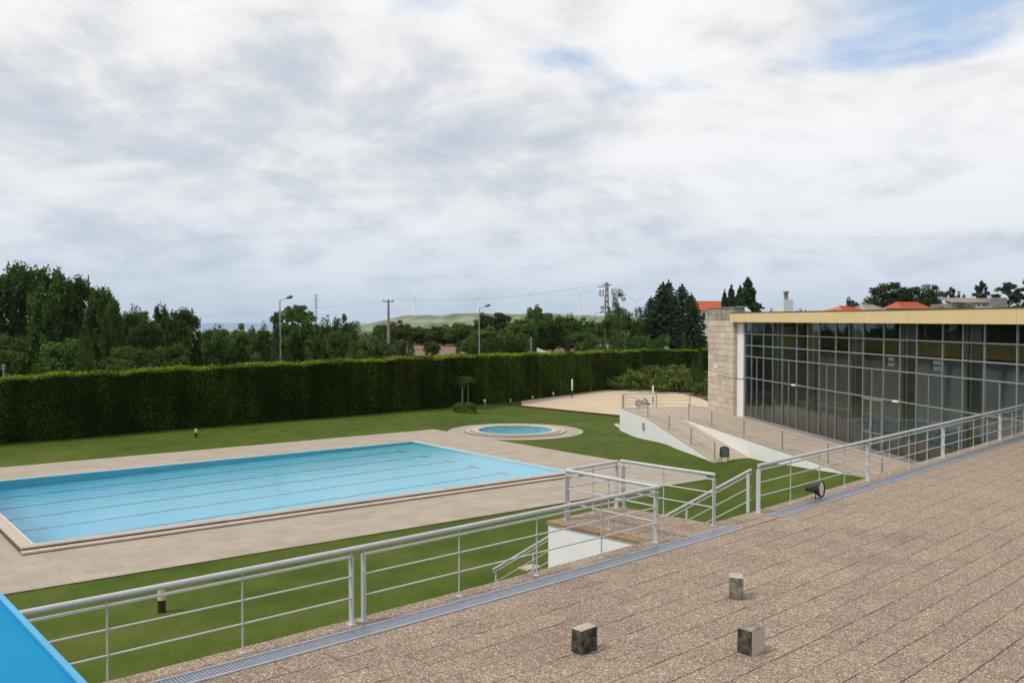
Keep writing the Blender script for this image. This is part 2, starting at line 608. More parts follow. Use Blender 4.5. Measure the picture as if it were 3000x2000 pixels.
    simple('hall_column', (0.56, 0.54, 0.20), (0.48, 0.46, 0.17), 0.8, 0.7)
    simple('hall_pipe', (0.30, 0.40, 0.33), (0.25, 0.34, 0.28), 0.8, 0.6)
    simple('hall_brown', (0.16, 0.085, 0.05), None, 1, 0.7)
    simple('indoor_water', (0.06, 0.26, 0.36), (0.05, 0.22, 0.32), 1, 0.08)
    simple('curtain', (0.34, 0.335, 0.29), (0.27, 0.265, 0.23), 2, 0.9)

    # facade glass: clear pane with a mirror coat that grows at grazing angles
    m = bpy.data.materials.new('glass')
    m.use_nodes = True
    nt = m.node_tree
    nt.nodes.clear()
    out = node(nt, 'ShaderNodeOutputMaterial')
    tr = node(nt, 'ShaderNodeBsdfTransparent')
    tr.inputs[0].default_value = (0.93, 0.96, 0.94, 1)
    gl = node(nt, 'ShaderNodeBsdfGlossy')
    gl.inputs['Roughness'].default_value = 0.01
    gl.inputs[0].default_value = (0.92, 0.96, 0.95, 1)
    fr = node(nt, 'ShaderNodeFresnel')
    fr.inputs[0].default_value = 1.72
    mx = node(nt, 'ShaderNodeMixShader')
    nt.links.new(math_n(nt, 'MINIMUM', math_n(nt, 'ADD', math_n(nt, 'MULTIPLY', fr.outputs[0], 1.0), 0.01), 1.0), mx.inputs[0])
    nt.links.new(tr.outputs[0], mx.inputs[1])
    nt.links.new(gl.outputs[0], mx.inputs[2])
    nt.links.new(mx.outputs[0], out.inputs[0])
    M['glass'] = m

    # lawn
    m, nt, bs = base_mat('lawn')
    p = wpos(nt)
    f0 = nz(nt, 0.16, 6, 0.68)
    f1 = nz(nt, 0.9, 5, 0.65, stretch=(1.0, 0.7, 1))
    f2 = nz(nt, 11, 5, 0.7)
    f3 = nz(nt, 32, 5, 0.8)
    k = math_n(nt, 'ADD', math_n(nt, 'MULTIPLY', f0, 0.40), math_n(nt, 'ADD', math_n(nt, 'MULTIPLY', f1, 0.32), math_n(nt, 'MULTIPLY', f2, 0.34)))
    c = ramp(nt, k, [(0.34, (0.036, 0.063, 0.007)), (0.44, (0.050, 0.081, 0.009)), (0.53, (0.076, 0.112, 0.014)), (0.64, (0.128, 0.142, 0.032))])
    c = mixc(nt, math_n(nt, 'MULTIPLY', ramp(nt, f3, [(0.38, (0, 0, 0)), (0.62, (1, 1, 1))]), 0.55), c, (0.032, 0.054, 0.006))
    nt.links.new(c, bs.inputs['Base Color'])
    bs.inputs['Roughness'].default_value = 0.9
    bs.inputs['Specular IOR Level'].default_value = 0.1
    bump(nt, bs, math_n(nt, 'ADD', f2, math_n(nt, 'MULTIPLY', f3, 0.9)), 0.5, 0.03)
    M['lawn'] = m

    # far land: pale fields with darker scrub
    m, nt, bs = base_mat('far_land')
    f = nz(nt, 0.004, 7, 0.62)
    f2 = nz(nt, 0.016, 6, 0.7, stretch=(1, 0.35, 1))
    c = ramp(nt, f, [(0.35, (0.115, 0.15, 0.06)), (0.5, (0.21, 0.235, 0.12)), (0.65, (0.30, 0.29, 0.19))])
    c = mixc(nt, ramp(nt, f2, [(0.48, (0, 0, 0)), (0.60, (0.8, 0.8, 0.8))]), c, (0.075, 0.105, 0.065))
    nt.links.new(c, bs.inputs['Base Color'])
    bs.inputs['Roughness'].default_value = 1.0
    bs.inputs['Specular IOR Level'].default_value = 0.0
    M['far_land'] = m
    simple('far_sea', (0.14, 0.24, 0.36), (0.12, 0.21, 0.33), 0.001, 0.5)
    simple('ground', (0.085, 0.105, 0.035), (0.05, 0.07, 0.022), 0.2, 0.95, spec=0.1)


def leaf_mat(name, c0, c1, c2, trans=0.3, objvar=0.18, mid=0.5):
    m = bpy.data.materials.new(name)
    m.use_nodes = True
    nt = m.node_tree
    nt.nodes.clear()
    out = node(nt, 'ShaderNodeOutputMaterial')
    a = node(nt, 'ShaderNodeAttribute')
    a.attribute_name = 'tint'
    c = ramp(nt, a.outputs['Fac'], [(0.0, c0), (mid, c1), (1.0, c2)])
    oi = node(nt, 'ShaderNodeObjectInfo')
    hs = node(nt, 'ShaderNodeHueSaturation')
    nt.links.new(math_n(nt, 'ADD', 0.485, math_n(nt, 'MULTIPLY', oi.outputs['Random'], 0.03)), hs.inputs['Hue'])
    nt.links.new(math_n(nt, 'ADD', 1 - objvar, math_n(nt, 'MULTIPLY', oi.outputs['Random'], 2 * objvar)), hs.inputs['Value'])
    nt.links.new(c, hs.inputs['Color'])
    d = node(nt, 'ShaderNodeBsdfDiffuse')
    t = node(nt, 'ShaderNodeBsdfTranslucent')
    mx = node(nt, 'ShaderNodeMixShader')
    mx.inputs[0].default_value = trans
    nt.links.new(hs.outputs[0], d.inputs[0])
    nt.links.new(hs.outputs[0], t.inputs[0])
    nt.links.new(d.outputs[0], mx.inputs[1])
    nt.links.new(t.outputs[0], mx.inputs[2])
    nt.links.new(mx.outputs[0], out.inputs[0])
    M[name] = m
    return m


make_materials()
fm = bpy.data.materials.new('frosted')
fm.use_nodes = True
fnt = fm.node_tree
fnt.nodes.clear()
ft = node(fnt, 'ShaderNodeBsdfTranslucent')
ft.inputs[0].default_value = (0.85, 0.88, 0.9, 1)
fnt.links.new(ft.outputs[0], node(fnt, 'ShaderNodeOutputMaterial').inputs[0])
M['frosted'] = fm
leaf_mat('leaf_dark', (0.0304, 0.0506, 0.0135), (0.0675, 0.108, 0.0254), (0.135, 0.189, 0.0456))
leaf_mat('leaf_mid', (0.0405, 0.0709, 0.0169), (0.0877, 0.1417, 0.0321), (0.1688, 0.2396, 0.0607))
leaf_mat('leaf_pale', (0.045, 0.07, 0.025), (0.085, 0.12, 0.045), (0.14, 0.18, 0.075))
leaf_mat('leaf_cedar', (0.0298, 0.0522, 0.0298), (0.0596, 0.0968, 0.0503), (0.1118, 0.1584, 0.0782), 0.2)
leaf_mat('leaf_pine', (0.0276, 0.0414, 0.0193), (0.0524, 0.0773, 0.0317), (0.0966, 0.127, 0.0497), 0.2)
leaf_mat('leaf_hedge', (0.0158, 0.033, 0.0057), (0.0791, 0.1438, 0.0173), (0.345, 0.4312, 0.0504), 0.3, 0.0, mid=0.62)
leaf_mat('leaf_dead', (0.03, 0.018, 0.008), (0.075, 0.04, 0.018), (0.13, 0.075, 0.035), 0.2, 0.0)
leaf_mat('leaf_juniper', (0.045, 0.078, 0.024), (0.095, 0.142, 0.038), (0.27, 0.29, 0.065), 0.25, 0.1)
leaf_mat('leaf_box', (0.045, 0.0825, 0.018), (0.105, 0.18, 0.033), (0.195, 0.285, 0.0525), 0.25, 0.05)
leaf_mat('leaf_grass', (0.036, 0.058, 0.007), (0.060, 0.088, 0.011), (0.10, 0.12, 0.02), 0.5, 0.0)
simple('hedge_core', (0.022, 0.034, 0.008), (0.012, 0.018, 0.005), 3, 1.0, spec=0.0)


# ================================================================ LAYOUT NUMBERS
TZ = 3.65            # terrace level above the pool lawn
BZ = 1.245           # level of the glass hall's floor and its walkway
LOW = -0.5           # level of the sand court

# glass hall facade line (towards the camera) and the walkway edge in front of it
FA = at(2203, 1227, BZ)
FB = at(2580, 1328, BZ)
FD = (FB - FA).normalized()                    # along the facade, towards the camera
FN = Vector((FD.y, -FD.x, 0)).normalized()     # out of the facade
if FN.x > 0:
    FN = -FN
W0 = at(2017, 1227, BZ)
W1 = at(2535, 1397, BZ)
WD = (W1 - W0).normalized()
WN = Vector((-WD.y, WD.x, 0))
if WN.x > 0:
    WN = -WN
RA = at(1826, 1193, BZ)                        # far outer corner of the ramp platform


def smooth_lerp(x, pts):
    for (a, va), (b, vb) in zip(pts, pts[1:]):
        if x <= a:
            return va
        if x <= b:
            t = (x - a) / (b - a)
            return va + (vb - va) * t
    return pts[-1][1]


def ground_z(x, y):
    low = LOW * sst(57, 67, y) * sst(-7, 2, x)
    d = (Vector((x, y, 0)) - Vector((W0.x, W0.y, 0))).dot(WN)      # distance outwards from the walkway wall
    zb = smooth_lerp(y, [(24, 2.4), (30, 2.0), (38.9, BZ), (49.1, 0.35), (56, 0.0)])
    bank = zb * (1 - sst(0.3, 4.6, d))
    rise = 2.2 * sst(108, 123, y) * sst(10, 15, x)
    z = low + bank + rise
    w = 1 - sst(RP_R + .2, RP_R + 2.6, math.hypot(x - RP.x, y - RP.y))     # level bed of the round pool
    return z * (1 - w) - 0.285 * w


def at_lawn(px, py):
    z = 0.0
    for _ in range(60):
        p = at(px, py, z)
        z = .6 * z + .4 * ground_z(p.x, p.y)
    return at(px, py, z)


# terrace edge: a very slightly bending line, s along it, t outwards over the lawn
def th_t(s):
    return math.radians(44.3 + (0.27 * s if s < 0 else min(0.25 * s, 1.8)))


DS = 0.05
S_MIN, S_MAX = -22.0, 42.0
_n0, _n1 = int(round(-S_MIN / DS)), int(round(S_MAX / DS))
_pt = {0: (2.42, 17.44)}
for i in range(1, _n1 + 1):
    a = th_t((i - 1) * DS)
    _pt[i] = (_pt[i - 1][0] + DS * math.cos(a), _pt[i - 1][1] + DS * math.sin(a))
for i in range(-1, -_n0 - 1, -1):
    a = th_t((i + 1) * DS)
    _pt[i] = (_pt[i + 1][0] - DS * math.cos(a), _pt[i + 1][1] - DS * math.sin(a))


def T(s, t=0.0, z=TZ):
    f = s / DS
    i = int(math.floor(f))
    i = max(-_n0, min(_n1 - 1, i))
    k = f - i
    x = _pt[i][0] + (_pt[i + 1][0] - _pt[i][0]) * k
    y = _pt[i][1] + (_pt[i + 1][1] - _pt[i][1]) * k
    a = th_t(s)
    return Vector((x - t * math.sin(a), y + t * math.cos(a), z))


# pool frame: u along the 25 m side, v across
PWZ = 0.19
PA = at(99.5, 1593, PWZ)
PB = at(1658, 1381, PWZ)
PU = (PB - PA)
PL = PU.length
PU = PU / PL
PV = Vector((-PU.y, PU.x, 0))
PW = 14.62
DK_U0, DK_U1, DK_V0, DK_V1 = -12.0, 29.75, -5.25, 20.4
DKZ = 0.03


def Q(u, v, z=0.0):
    return Vector((PA.x + PU.x * u + PV.x * v, PA.y + PU.y * u + PV.y * v, z))


PROT = math.atan2(PU.y, PU.x)
RP = at(1510, 1262, -0.25)           # round pool centre
RP_R = 4.95


# ================================================================ GROUND, LAWN, FAR LAND
def build_lawn():
    x0, x1, y0, y1, st = -76, 46, -12, 126, 0.8
    nx, ny = int((x1 - x0) / st) + 1, int((y1 - y0) / st) + 1
    vs, fs = [], []
    for j in range(ny):
        for i in range(nx):
            x, y = x0 + i * st, y0 + j * st
            vs.append((x, y, ground_z(x, y)))
    for j in range(ny - 1):
        for i in range(nx - 1):
            cx, cy = x0 + (i + .5) * st, y0 + (j + .5) * st
            r = Vector((cx - PA.x, cy - PA.y, 0))
            u, v = r.dot(PU), r.dot(PV)
            if DK_U0 + 1 < u < DK_U1 - 1 and DK_V0 + 1 < v < DK_V1 - 1:
                continue
            if (cx - RP.x) ** 2 + (cy - RP.y) ** 2 < (RP_R - 0.9) ** 2:
                continue
            a = j * nx + i
            fs.append((a, a + 1, a + nx + 1, a + nx))
    me = bpy.data.meshes.new('lawn')
    me.from_pydata(vs, [], fs)
    me.materials.append(M['lawn'])
    me.polygons.foreach_set('use_smooth', [True] * len(fs))
    tag(link_mesh('lawn', me), 'mown green lawn around the pools, below the terrace', kind='structure')


build_lawn()


def far_z(x, y):
    # land beyond the hedge: a terrace of fields, then falling away
    dx = max(-72 - x, 0, x - 42)
    dy = max(-8 - y, 0, y - 120)
    d = math.hypot(dx, dy)
    z = -5.0 + 7.3 * sst(0, 10, d)
    r = math.hypot(x, y)
    z -= 34 * sst(300, 2300, r)
    return z


def build_ground():
    rad = [0, 40, 70, 85, 100, 112, 120, 124, 128, 132, 136, 140, 146, 155, 170, 190, 220, 260, 320, 420, 560, 760, 1000, 1400, 2000, 3000]
    n = 96
    vs = [(0, 0, far_z(0, 0))]
    for r in rad[1:]:
        for k in range(n):
            a = 2 * math.pi * k / n
            x, y = r * math.sin(a), r * math.cos(a)
            vs.append((x, y, far_z(x, y)))
    fs = [(0, 1 + (k + 1) % n, 1 + k) for k in range(n)]
    for i in range(len(rad) - 2):
        for k in range(n):
            a, b = 1 + i * n + k, 1 + i * n + (k + 1) % n
            fs.append((a, b, b + n, a + n))
    me = bpy.data.meshes.new('ground')
    me.from_pydata(vs, [], fs)
    me.materials.append(M['ground'])
    me.polygons.foreach_set('use_smooth', [True] * len(fs))
    tag(link_mesh('ground', me), kind='structure')


build_ground()

MB().face([(-9000, 2600, -29), (8000, 2600, -29), (8000, 9300, -29), (-9000, 9300, -29)]).build('sea', M['far_sea'], kind='structure')

# long low hill under the wind turbines
HILL_D = 3800.0
HILL = [(700, 985), (960, 962), (1050, 953), (1090, 948), (1130, 937), (1185, 926), (1230, 922), (1300, 922), (1365, 918), (1430, 917), (1490, 919),
        (1560, 920), (1600, 917), (1700, 923), (1800, 928), (1950, 935), (2150, 945), (2400, 950), (2800, 960), (3300, 985)]


def build_hill():
    pxs = np.arange(700, 3301, 12)
    rows = [(0.0, -1.0), (0.18, -0.10), (0.36, 0.28), (0.52, 0.52), (0.66, 0.70), (0.8, 0.86), (0.92, 0.97), (1.0, 1.0), (1.12, 0.9), (1.4, 0.0)]
    vs, fs = [], []
    nrow = len(rows)
    for px in pxs:
        py = smooth_lerp(px, HILL) + 1.2 * math.sin(px * 0.031) + 0.8 * math.sin(px * 0.083 + 1)
        ztop = EYE + (HY - py) * HILL_D / FPX
        x = (px - 1500) / FPX * HILL_D
        for k, (f, h) in enumerate(rows):
            y = 2700 + (HILL_D - 2700) * f
            z = -33 + (ztop + 33) * max(h, 0) + (2.0 * math.sin(px * 0.05 + k * 1.7) if 0 < k < 7 else 0)
            vs.append((x * (0.9 + 0.1 * f), y, z))
    for i in range(len(pxs) - 1):
        for k in range(nrow - 1):
            a = i * nrow + k
            fs.append((a, a + nrow, a + nrow + 1, a + 1))
    me = bpy.data.meshes.new('hill')
    me.from_pydata(vs, [], fs)
    me.materials.append(M['far_land'])
    me.polygons.foreach_set('use_smooth', [True] * len(fs))
    tag(link_mesh('hill', me), 'long low pale green hill on the horizon', kind='structure')


build_hill()

# bare brown field behind the hedge
MB().prism([(-24, 128), (16, 128), (34, 205), (-40, 205)], [2.25, 2.25, 2.2, 2.2], [2.42, 2.42, 2.3, 2.3]).build(
    'field', M['field'], label='bare brown field seen between the trees over the hedge', kind='structure')


# ================================================================ FOLIAGE TOOLS
def orth(n):
    a = np.where(np.abs(n[:, 2:3]) < 0.9, np.array([[0, 0, 1.0]]), np.array([[1.0, 0, 0]]))
    u = np.cross(n, a)
    u /= np.linalg.norm(u, axis=1, keepdims=True)
    v = np.cross(n, u)
    t = RNG.uniform(0, 2 * np.pi, (len(n), 1))
    return u * np.cos(t) + v * np.sin(t), v * np.cos(t) - u * np.sin(t)


def leaf_mesh(name, cen, size, tint, mat, up=0.0, aspect=0.62, normals=None, nrand=1.0):
    """one quad per centre"""
    n = len(cen)
    nr = RNG.normal(size=(n, 3)) * nrand
    if normals is not None:
        nr = nr + normals
    nr[:, 2] += up * 2.0
    nr /= np.linalg.norm(nr, axis=1, keepdims=True) + 1e-9
    u, v = orth(nr)
    size = np.asarray(size).reshape(-1, 1) * np.ones((n, 1))
    u = u * size * 0.5
    v = v * size * 0.5 * aspect
    V = np.stack([cen - u, cen - v * 0.9, cen + u, cen + v * 0.9], 1).reshape(-1, 3)
    me = bpy.data.meshes.new(name)
    me.vertices.add(4 * n)
    me.vertices.foreach_set('co', V.astype(np.float32).ravel())
    me.loops.add(4 * n)
    me.loops.foreach_set('vertex_index', np.arange(4 * n, dtype=np.int32))
    me.polygons.add(n)
    me.polygons.foreach_set('loop_start', np.arange(0, 4 * n, 4, dtype=np.int32))
    at_ = me.attributes.new('tint', 'FLOAT', 'FACE')
    at_.data.foreach_set('value', np.clip(tint, 0, 1).astype(np.float32))
    me.materials.append(mat)
    me.update(calc_edges=True)
    return me


def clusters(cc, cr, per, flat=1.0):
    """per points on fuzzy shells of radius cr round each centre"""
    k = len(cc)
    d = RNG.normal(size=(k, per, 3))
    d /= np.linalg.norm(d, axis=2, keepdims=True)
    r = RNG.uniform(0.45, 1.08, (k, per, 1))
    d[:, :, 2] *= flat
    p = cc[:, None, :] + d * r * np.asarray(cr).reshape(k, 1, 1)
    t = np.repeat(RNG.normal(0, 0.17, (k, 1)), per, 1) + RNG.normal(0.46, 0.2, (k, per))
    return p.reshape(-1, 3), t.reshape(-1)


def ball(n, rx, ry, rz, c=(0, 0, 0), shell=0.4):
    d = RNG.normal(size=(n, 3))
    d /= np.linalg.norm(d, axis=1, keepdims=True)
    r = RNG.uniform(0, 1, (n, 1)) ** shell
    return d * r * np.array([rx, ry, rz]) + np.array(c)


PROTO = {}


def trunk_mb(h, r, limbs, lean=0.0):
    m = MB()
    m.path([(0, 0, -0.6), (0.05 + lean * .3, 0, h * .3), (-0.04 + lean * .7, 0.05, h * .65), (lean, 0, h)], [r, r * .85, r * .6, r * .3], 8)
    for (z, dx, dy, dz) in limbs:
        m.path([(lean * z / h, 0, z), (dx * .5, dy * .5, z + dz * .45), (dx, dy, z + dz)], [r * .42, r * .3, r * .12], 6)
    return m


def proto(kind):
    """crown mesh and trunk mesh of one kind of tree, standing on the origin; nominal height 10 m (width stated)"""
    if kind in PROTO:
        return PROTO[kind]
    k0 = kind.split('#')[0]
    if k0 == 'broad':        # dense rounded broadleaf crown, width 8
        cc = ball(120, 3.4, 3.4, 4.2, (0, 0, 5.2), 0.33)
        cc[:, 0] *= 1.0 + 0.12 * np.sin(cc[:, 2] * 1.3)
        cr = RNG.uniform(0.55, 1.2, 120)
        p, t = clusters(cc, cr, 100)
        me = leaf_mesh('crown', p, RNG.uniform(0.28, 0.52, len(p)), t, M['leaf_mid'])
        tm = trunk_mb(6, 0.26, [(2.5, 1.8, 0.4, 2.2), (3.0, -1.6, 0.8, 2.0), (3.4, 0.3, -1.7, 2.0)])
    elif k0 == 'poplar':     # tall crown of upright leafy shoots, width 6
        n = 230
        a = RNG.uniform(0, 2 * np.pi, n)
        z = RNG.uniform(0.4, 9.3, n)
        rr = 2.75 * np.sqrt(np.clip(1 - (np.abs(z - 4.2) / 5.5) ** 2.6, 0.03, 1)) * RNG.uniform(0.0, 1.0, n) ** .45
        cc = np.stack([np.cos(a) * rr, np.sin(a) * rr, z], 1)
        cr = RNG.uniform(0.28, 0.62, n)
        p, t = clusters(cc, cr, 66, 1.7)
        me = leaf_mesh('crown', p, RNG.uniform(0.24, 0.44, len(p)), t, M['leaf_dark'])
        tm = trunk_mb(8, 0.22, [(2.0, 1.2, 0.4, 2.8), (2.6, -1.2, 0.5, 2.8), (3.6, 0.2, -1.2, 2.6)])
    elif k0 == 'loose':      # loose pale crown that lets the sky through, width 5
        n = 60
        a = RNG.uniform(0, 2 * np.pi, n)
        z = RNG.uniform(1.0, 9.6, n)
        rr = 2.3 * np.sqrt(np.clip(1 - ((z - 5) / 5.3) ** 2, 0.02, 1)) * RNG.uniform(0.2, 1.0, n)
        cc = np.stack([np.cos(a) * rr, np.sin(a) * rr, z], 1)
        p, t = clusters(cc, RNG.uniform(0.3, 0.75, n), 75, 1.1)
        me = leaf_mesh('crown', p, RNG.uniform(0.16, 0.34, len(p)), t + 0.05, M['leaf_mid'])
        tm = trunk_mb(9, 0.16, [(2.0, 1.0, 0.3, 2.2), (3.2, -1.1, 0.5, 2.0), (5.0, 0.6, -0.9, 1.8), (6.2, -0.4, 0.6, 1.6)])
    elif k0 == 'umbrella':   # umbrella pine, flat dome over bare limbs, width 8
        cc = ball(75, 3.7, 3.7, 1.25, (0, 0, 8.4), 0.4)
        cc[:, 2] -= 0.055 * (cc[:, 0] ** 2 + cc[:, 1] ** 2)
        p, t = clusters(cc, RNG.uniform(0.4, 0.8, 75), 95, 0.75)
        me = leaf_mesh('crown', p, RNG.uniform(0.2, 0.36, len(p)), t + 0.08, M['leaf_mid'], up=0.3)
        tm = trunk_mb(8.0, 0.24, [(5.0, 2.2, 0.6, 2.6), (5.2, -2.3, 0.2, 2.5), (5.6, 0.4, -2.0, 2.4), (5.9, -0.6, 2.0, 2.2)])
    elif k0 == 'pine':       # maritime pine, dark rounded head on a bare trunk, width 7
        cc = ball(70, 3.0, 3.0, 2.5, (0, 0, 7.0), 0.35)
        keep = cc[:, 2] > 4.6 + 0.12 * (cc[:, 0] ** 2 + cc[:, 1] ** 2) * 0.5
        cc = cc[keep]
        p, t = clusters(cc, RNG.uniform(0.45, 0.95, len(cc)), 110, 0.7)
        me = leaf_mesh('crown', p, RNG.uniform(0.2, 0.38, len(p)), t, M['leaf_pine'], up=0.2)
        tm = trunk_mb(7.5, 0.22, [(4.2, 1.7, 0.5, 1.8), (4.6, -1.8, 0.2, 1.9), (5.2, 0.3, -1.7, 1.5), (5.5, -0.5, 1.6, 1.5)])
    elif k0 == 'openpine':   # thin pine of separate plates of needles, width 6
        pl = [(0.1, 0, 9.6, .5)]
        for k in range(24):
            z = 9.3 - 4.6 * k / 24
            e = 2.7 * math.sqrt(max(.05, 1 - ((z - 6.4) / 3.5) ** 2))
            a = k * 2.4 + random.uniform(-.4, .4)
            q = e * random.uniform(.25, .9)
            pl.append((math.cos(a) * q, math.sin(a) * q, z, random.uniform(.55, .95)))
        ps, ts = [], []
        for x, y, z, r in pl:
            cc = ball(5, r, r, r * .3, (x, y, z), 0.5)
            p, t = clusters(cc, RNG.uniform(.3, .6, 5), 80, 0.6)
            ps.append(p)
            ts.append(t)
        p, t = np.concatenate(ps), np.concatenate(ts)
        me = leaf_mesh('crown', p, RNG.uniform(0.18, 0.34, len(p)), t, M['leaf_pine'], up=0.2)
        tm = trunk_mb(9.3, 0.18, [(z - .7, x, y, .6) for x, y, z, r in pl[1:]])
    elif k0 in ('cedar', 'spruce'):   # conical conifer in drooping tiers, width 6
        ps, ts = [], []
        wid = 3.0 if k0 == 'spruce' else 3.5
        z = 0.9 if k0 == 'spruce' else 1.1
        while z < 9.7:
            f = (1 - z / 10.0)
            R = wid * (f ** 0.85 if k0 == 'spruce' else (1 - (z / 10.0) ** 1.7) ** .8) * RNG.uniform(0.85, 1.08)
            nb = max(4, int(4 + R * 3.6))
            a0 = RNG.uniform(0, 6.28)
            for b in range(nb):
                a = a0 + 2 * math.pi * b / nb + RNG.normal(0, .12)
                L = R * RNG.uniform(0.72, 1.1)
                q = int(24 + 60 * L)
                d = RNG.uniform(0.05, 1.0, q) ** 0.75
                w = 0.10 + 0.26 * L * (1 - d) * 0.9
                lat = RNG.normal(0, 0.55, q) * w
                zz = z + 0.16 * L * d - 0.30 * L * d ** 2 + RNG.normal(0, 0.06, q) - np.abs(lat) * 0.25
                x = np.cos(a) * d * L - np.sin(a) * lat
                y = np.sin(a) * d * L + np.cos(a) * lat
                ps.append(np.stack([x, y, zz], 1))
                ts.append(RNG.normal(0.42, 0.2, q) + 0.22 * (d - 0.5) + RNG.normal(0, .08))
            z += (0.34 + 0.34 * f * RNG.uniform(0.8, 1.2)) * (0.62 if k0 == 'spruce' else 1)
        q = 120
        zz = RNG.uniform(8.6, 10.0, q)
        ps.append(np.stack([RNG.normal(0, .06, q), RNG.normal(0, .06, q), zz], 1))
        ts.append(RNG.normal(0.5, 0.15, q))
        p, t = np.concatenate(ps), np.concatenate(ts)
        me = leaf_mesh('crown', p, RNG.uniform(0.20, 0.38, len(p)), t, M['leaf_cedar'], up=0.45, aspect=0.5)
        tm = trunk_mb(9.2, 0.2, [(1.6, 1.6, .3, .3), (2.6, -1.4, .5, .3)])
    elif k0 == 'cypress':    # narrow upright column, width 1.6
        n = 4200
        z = RNG.uniform(0.15, 9.9, n)
        R = 0.8 * np.clip(np.minimum(z / 1.4 + 0.45, 1), 0, 1) * np.clip((10.1 - z) / 5.5, 0, 1) ** 0.62
        a = RNG.uniform(0, 2 * np.pi, n)
        rr = R * RNG.uniform(0.5, 1.12, n) * (1 + 0.16 * np.sin(3 * a + z * 2.1))
        p = np.stack([np.cos(a) * rr, np.sin(a) * rr, z], 1)
        me = leaf_mesh('crown', p, RNG.uniform(0.16, 0.30, n), RNG.normal(0.45, .2, n), M['leaf_cedar' if kind.endswith('d') else 'leaf_dark'], aspect=0.45)
        tm = MB().path([(0, 0, -.5), (0, 0, 1.2), (0, 0, 6)], [.12, .1, .03], 6)
    elif k0 == 'shrub':      # bushy shrub to the ground, width 8, height 10 nominal
        cc = ball(60, 3.3, 3.3, 4.3, (0, 0, 4.9), 0.3)
        p, t = clusters(cc, RNG.uniform(0.8, 1.5, 60), 90)
        p[:, 2] = np.abs(p[:, 2])
        me = leaf_mesh('crown', p, RNG.uniform(0.4, 0.75, len(p)), t, M['leaf_pale' if kind.endswith('p') else 'leaf_mid'])
        tm = trunk_mb(5, 0.3, [(1.5, 1.8, 0.4, 2.2), (1.6, -1.6, 0.8, 2.0)])
    elif k0 == 'juniper':    # low spreading mass of feathery sprays, width 8, height 2 nominal
        n = 150
        a = RNG.uniform(0, 2 * np.pi, n)
        r = np.sqrt(RNG.uniform(0, 1, n))
        h = 1.75 * np.sqrt(np.clip(1 - r ** 2 * 0.92, 0, 1)) * RNG.uniform(0.6, 1.05, n)
        ps, ts = [], []
        for i in range(n):
            L = RNG.uniform(0.7, 1.3)
            q = 85
            d = RNG.uniform(0, 1, q)
            dir2 = np.array([math.cos(a[i]), math.sin(a[i])])
            c = np.array([math.cos(a[i]) * r[i] * 3.5, math.sin(a[i]) * r[i] * 3.5, h[i] * .82])
            lat = RNG.normal(0, .22, q) * (1.1 - d)
            x = c[0] + dir2[0] * d * L - dir2[1] * lat
            y = c[1] + dir2[1] * d * L + dir2[0] * lat
            zz = np.maximum(c[2] + 0.24 * d * L - 0.12 * d ** 2 + RNG.normal(0, .05, q) - 0.5 * (1 - d) * RNG.uniform(0, 1, q), 0.03)
            ps.append(np.stack([x, y, zz], 1))
            ts.append(RNG.normal(0.36, .15, q) + 0.34 * d + RNG.normal(0, .1))
        p, t = np.concatenate(ps), np.concatenate(ts)
        me = leaf_mesh('crown', p, RNG.uniform(0.13, 0.26, len(p)), t, M['leaf_juniper'], up=0.5, aspect=0.5)
        tm = MB()
        for k in range(6):
            aa = k * 1.05
            tm.path([(0, 0, -.1), (math.cos(aa) * 1.2, math.sin(aa) * 1.2, .6), (math.cos(aa) * 2.5, math.sin(aa) * 2.5, .8)], [.09, .06, .02], 5)
    t_me = bpy.data.meshes.new('trunk')
    t_me.from_pydata(tm.v, [], tm.f)
    t_me.polygons.foreach_set('use_smooth', [True] * len(tm.f))
    t_me.materials.append(M['bark_red' if 'pine' in k0 or k0 == 'umbrella' else 'bark'])
    nom = {'broad': (8.2, 9.9), 'poplar': (6.3, 10.0), 'loose': (5.2, 10.2), 'umbrella': (8.6, 9.9), 'pine': (7.2, 10.0), 'openpine': (6.0, 10.1),
           'cedar': (6.6, 10.0), 'spruce': (5.8, 10.0), 'cypress': (1.75, 10.0), 'shrub': (8.6, 10.2), 'juniper': (8.6, 1.95)}[k0]
    PROTO[kind] = (me, t_me, nom)
    return PROTO[kind]


def plant(kind, px, top, D, wpx, label, name='tree', cat='tree', group=None, base=None, depth=1.0, stem='trunk', stretch=None):
    """a tree at distance D whose top is seen at (px, top) and whose crown is wpx pixels wide in the 3000 px frame"""
    me, tme, (nw, nh) = proto(kind)
    x = (px - 1500) / FPX * D
    zt = EYE + (HY - top) * D / FPX
    if base is None:
        base = ground_z(x, D) if D < 122 else far_z(x, D)
        if D > 122:
            base = max(base, 1.2)
    w = wpx * D / FPX / nw
    h = (zt - base) / nh
    e = thing(name, (x, D, base), label, cat, group)
    e.scale = (w, w * depth, h)
    e.rotation_euler = (0, 0, random.uniform(0, 6.28) if stretch is None else stretch)
    link_mesh('crown', me, e)
    link_mesh(stem, tme, e)
    return e


# ================================================================ POOL DECK AND POOLS
SLAB_CACHE = {}


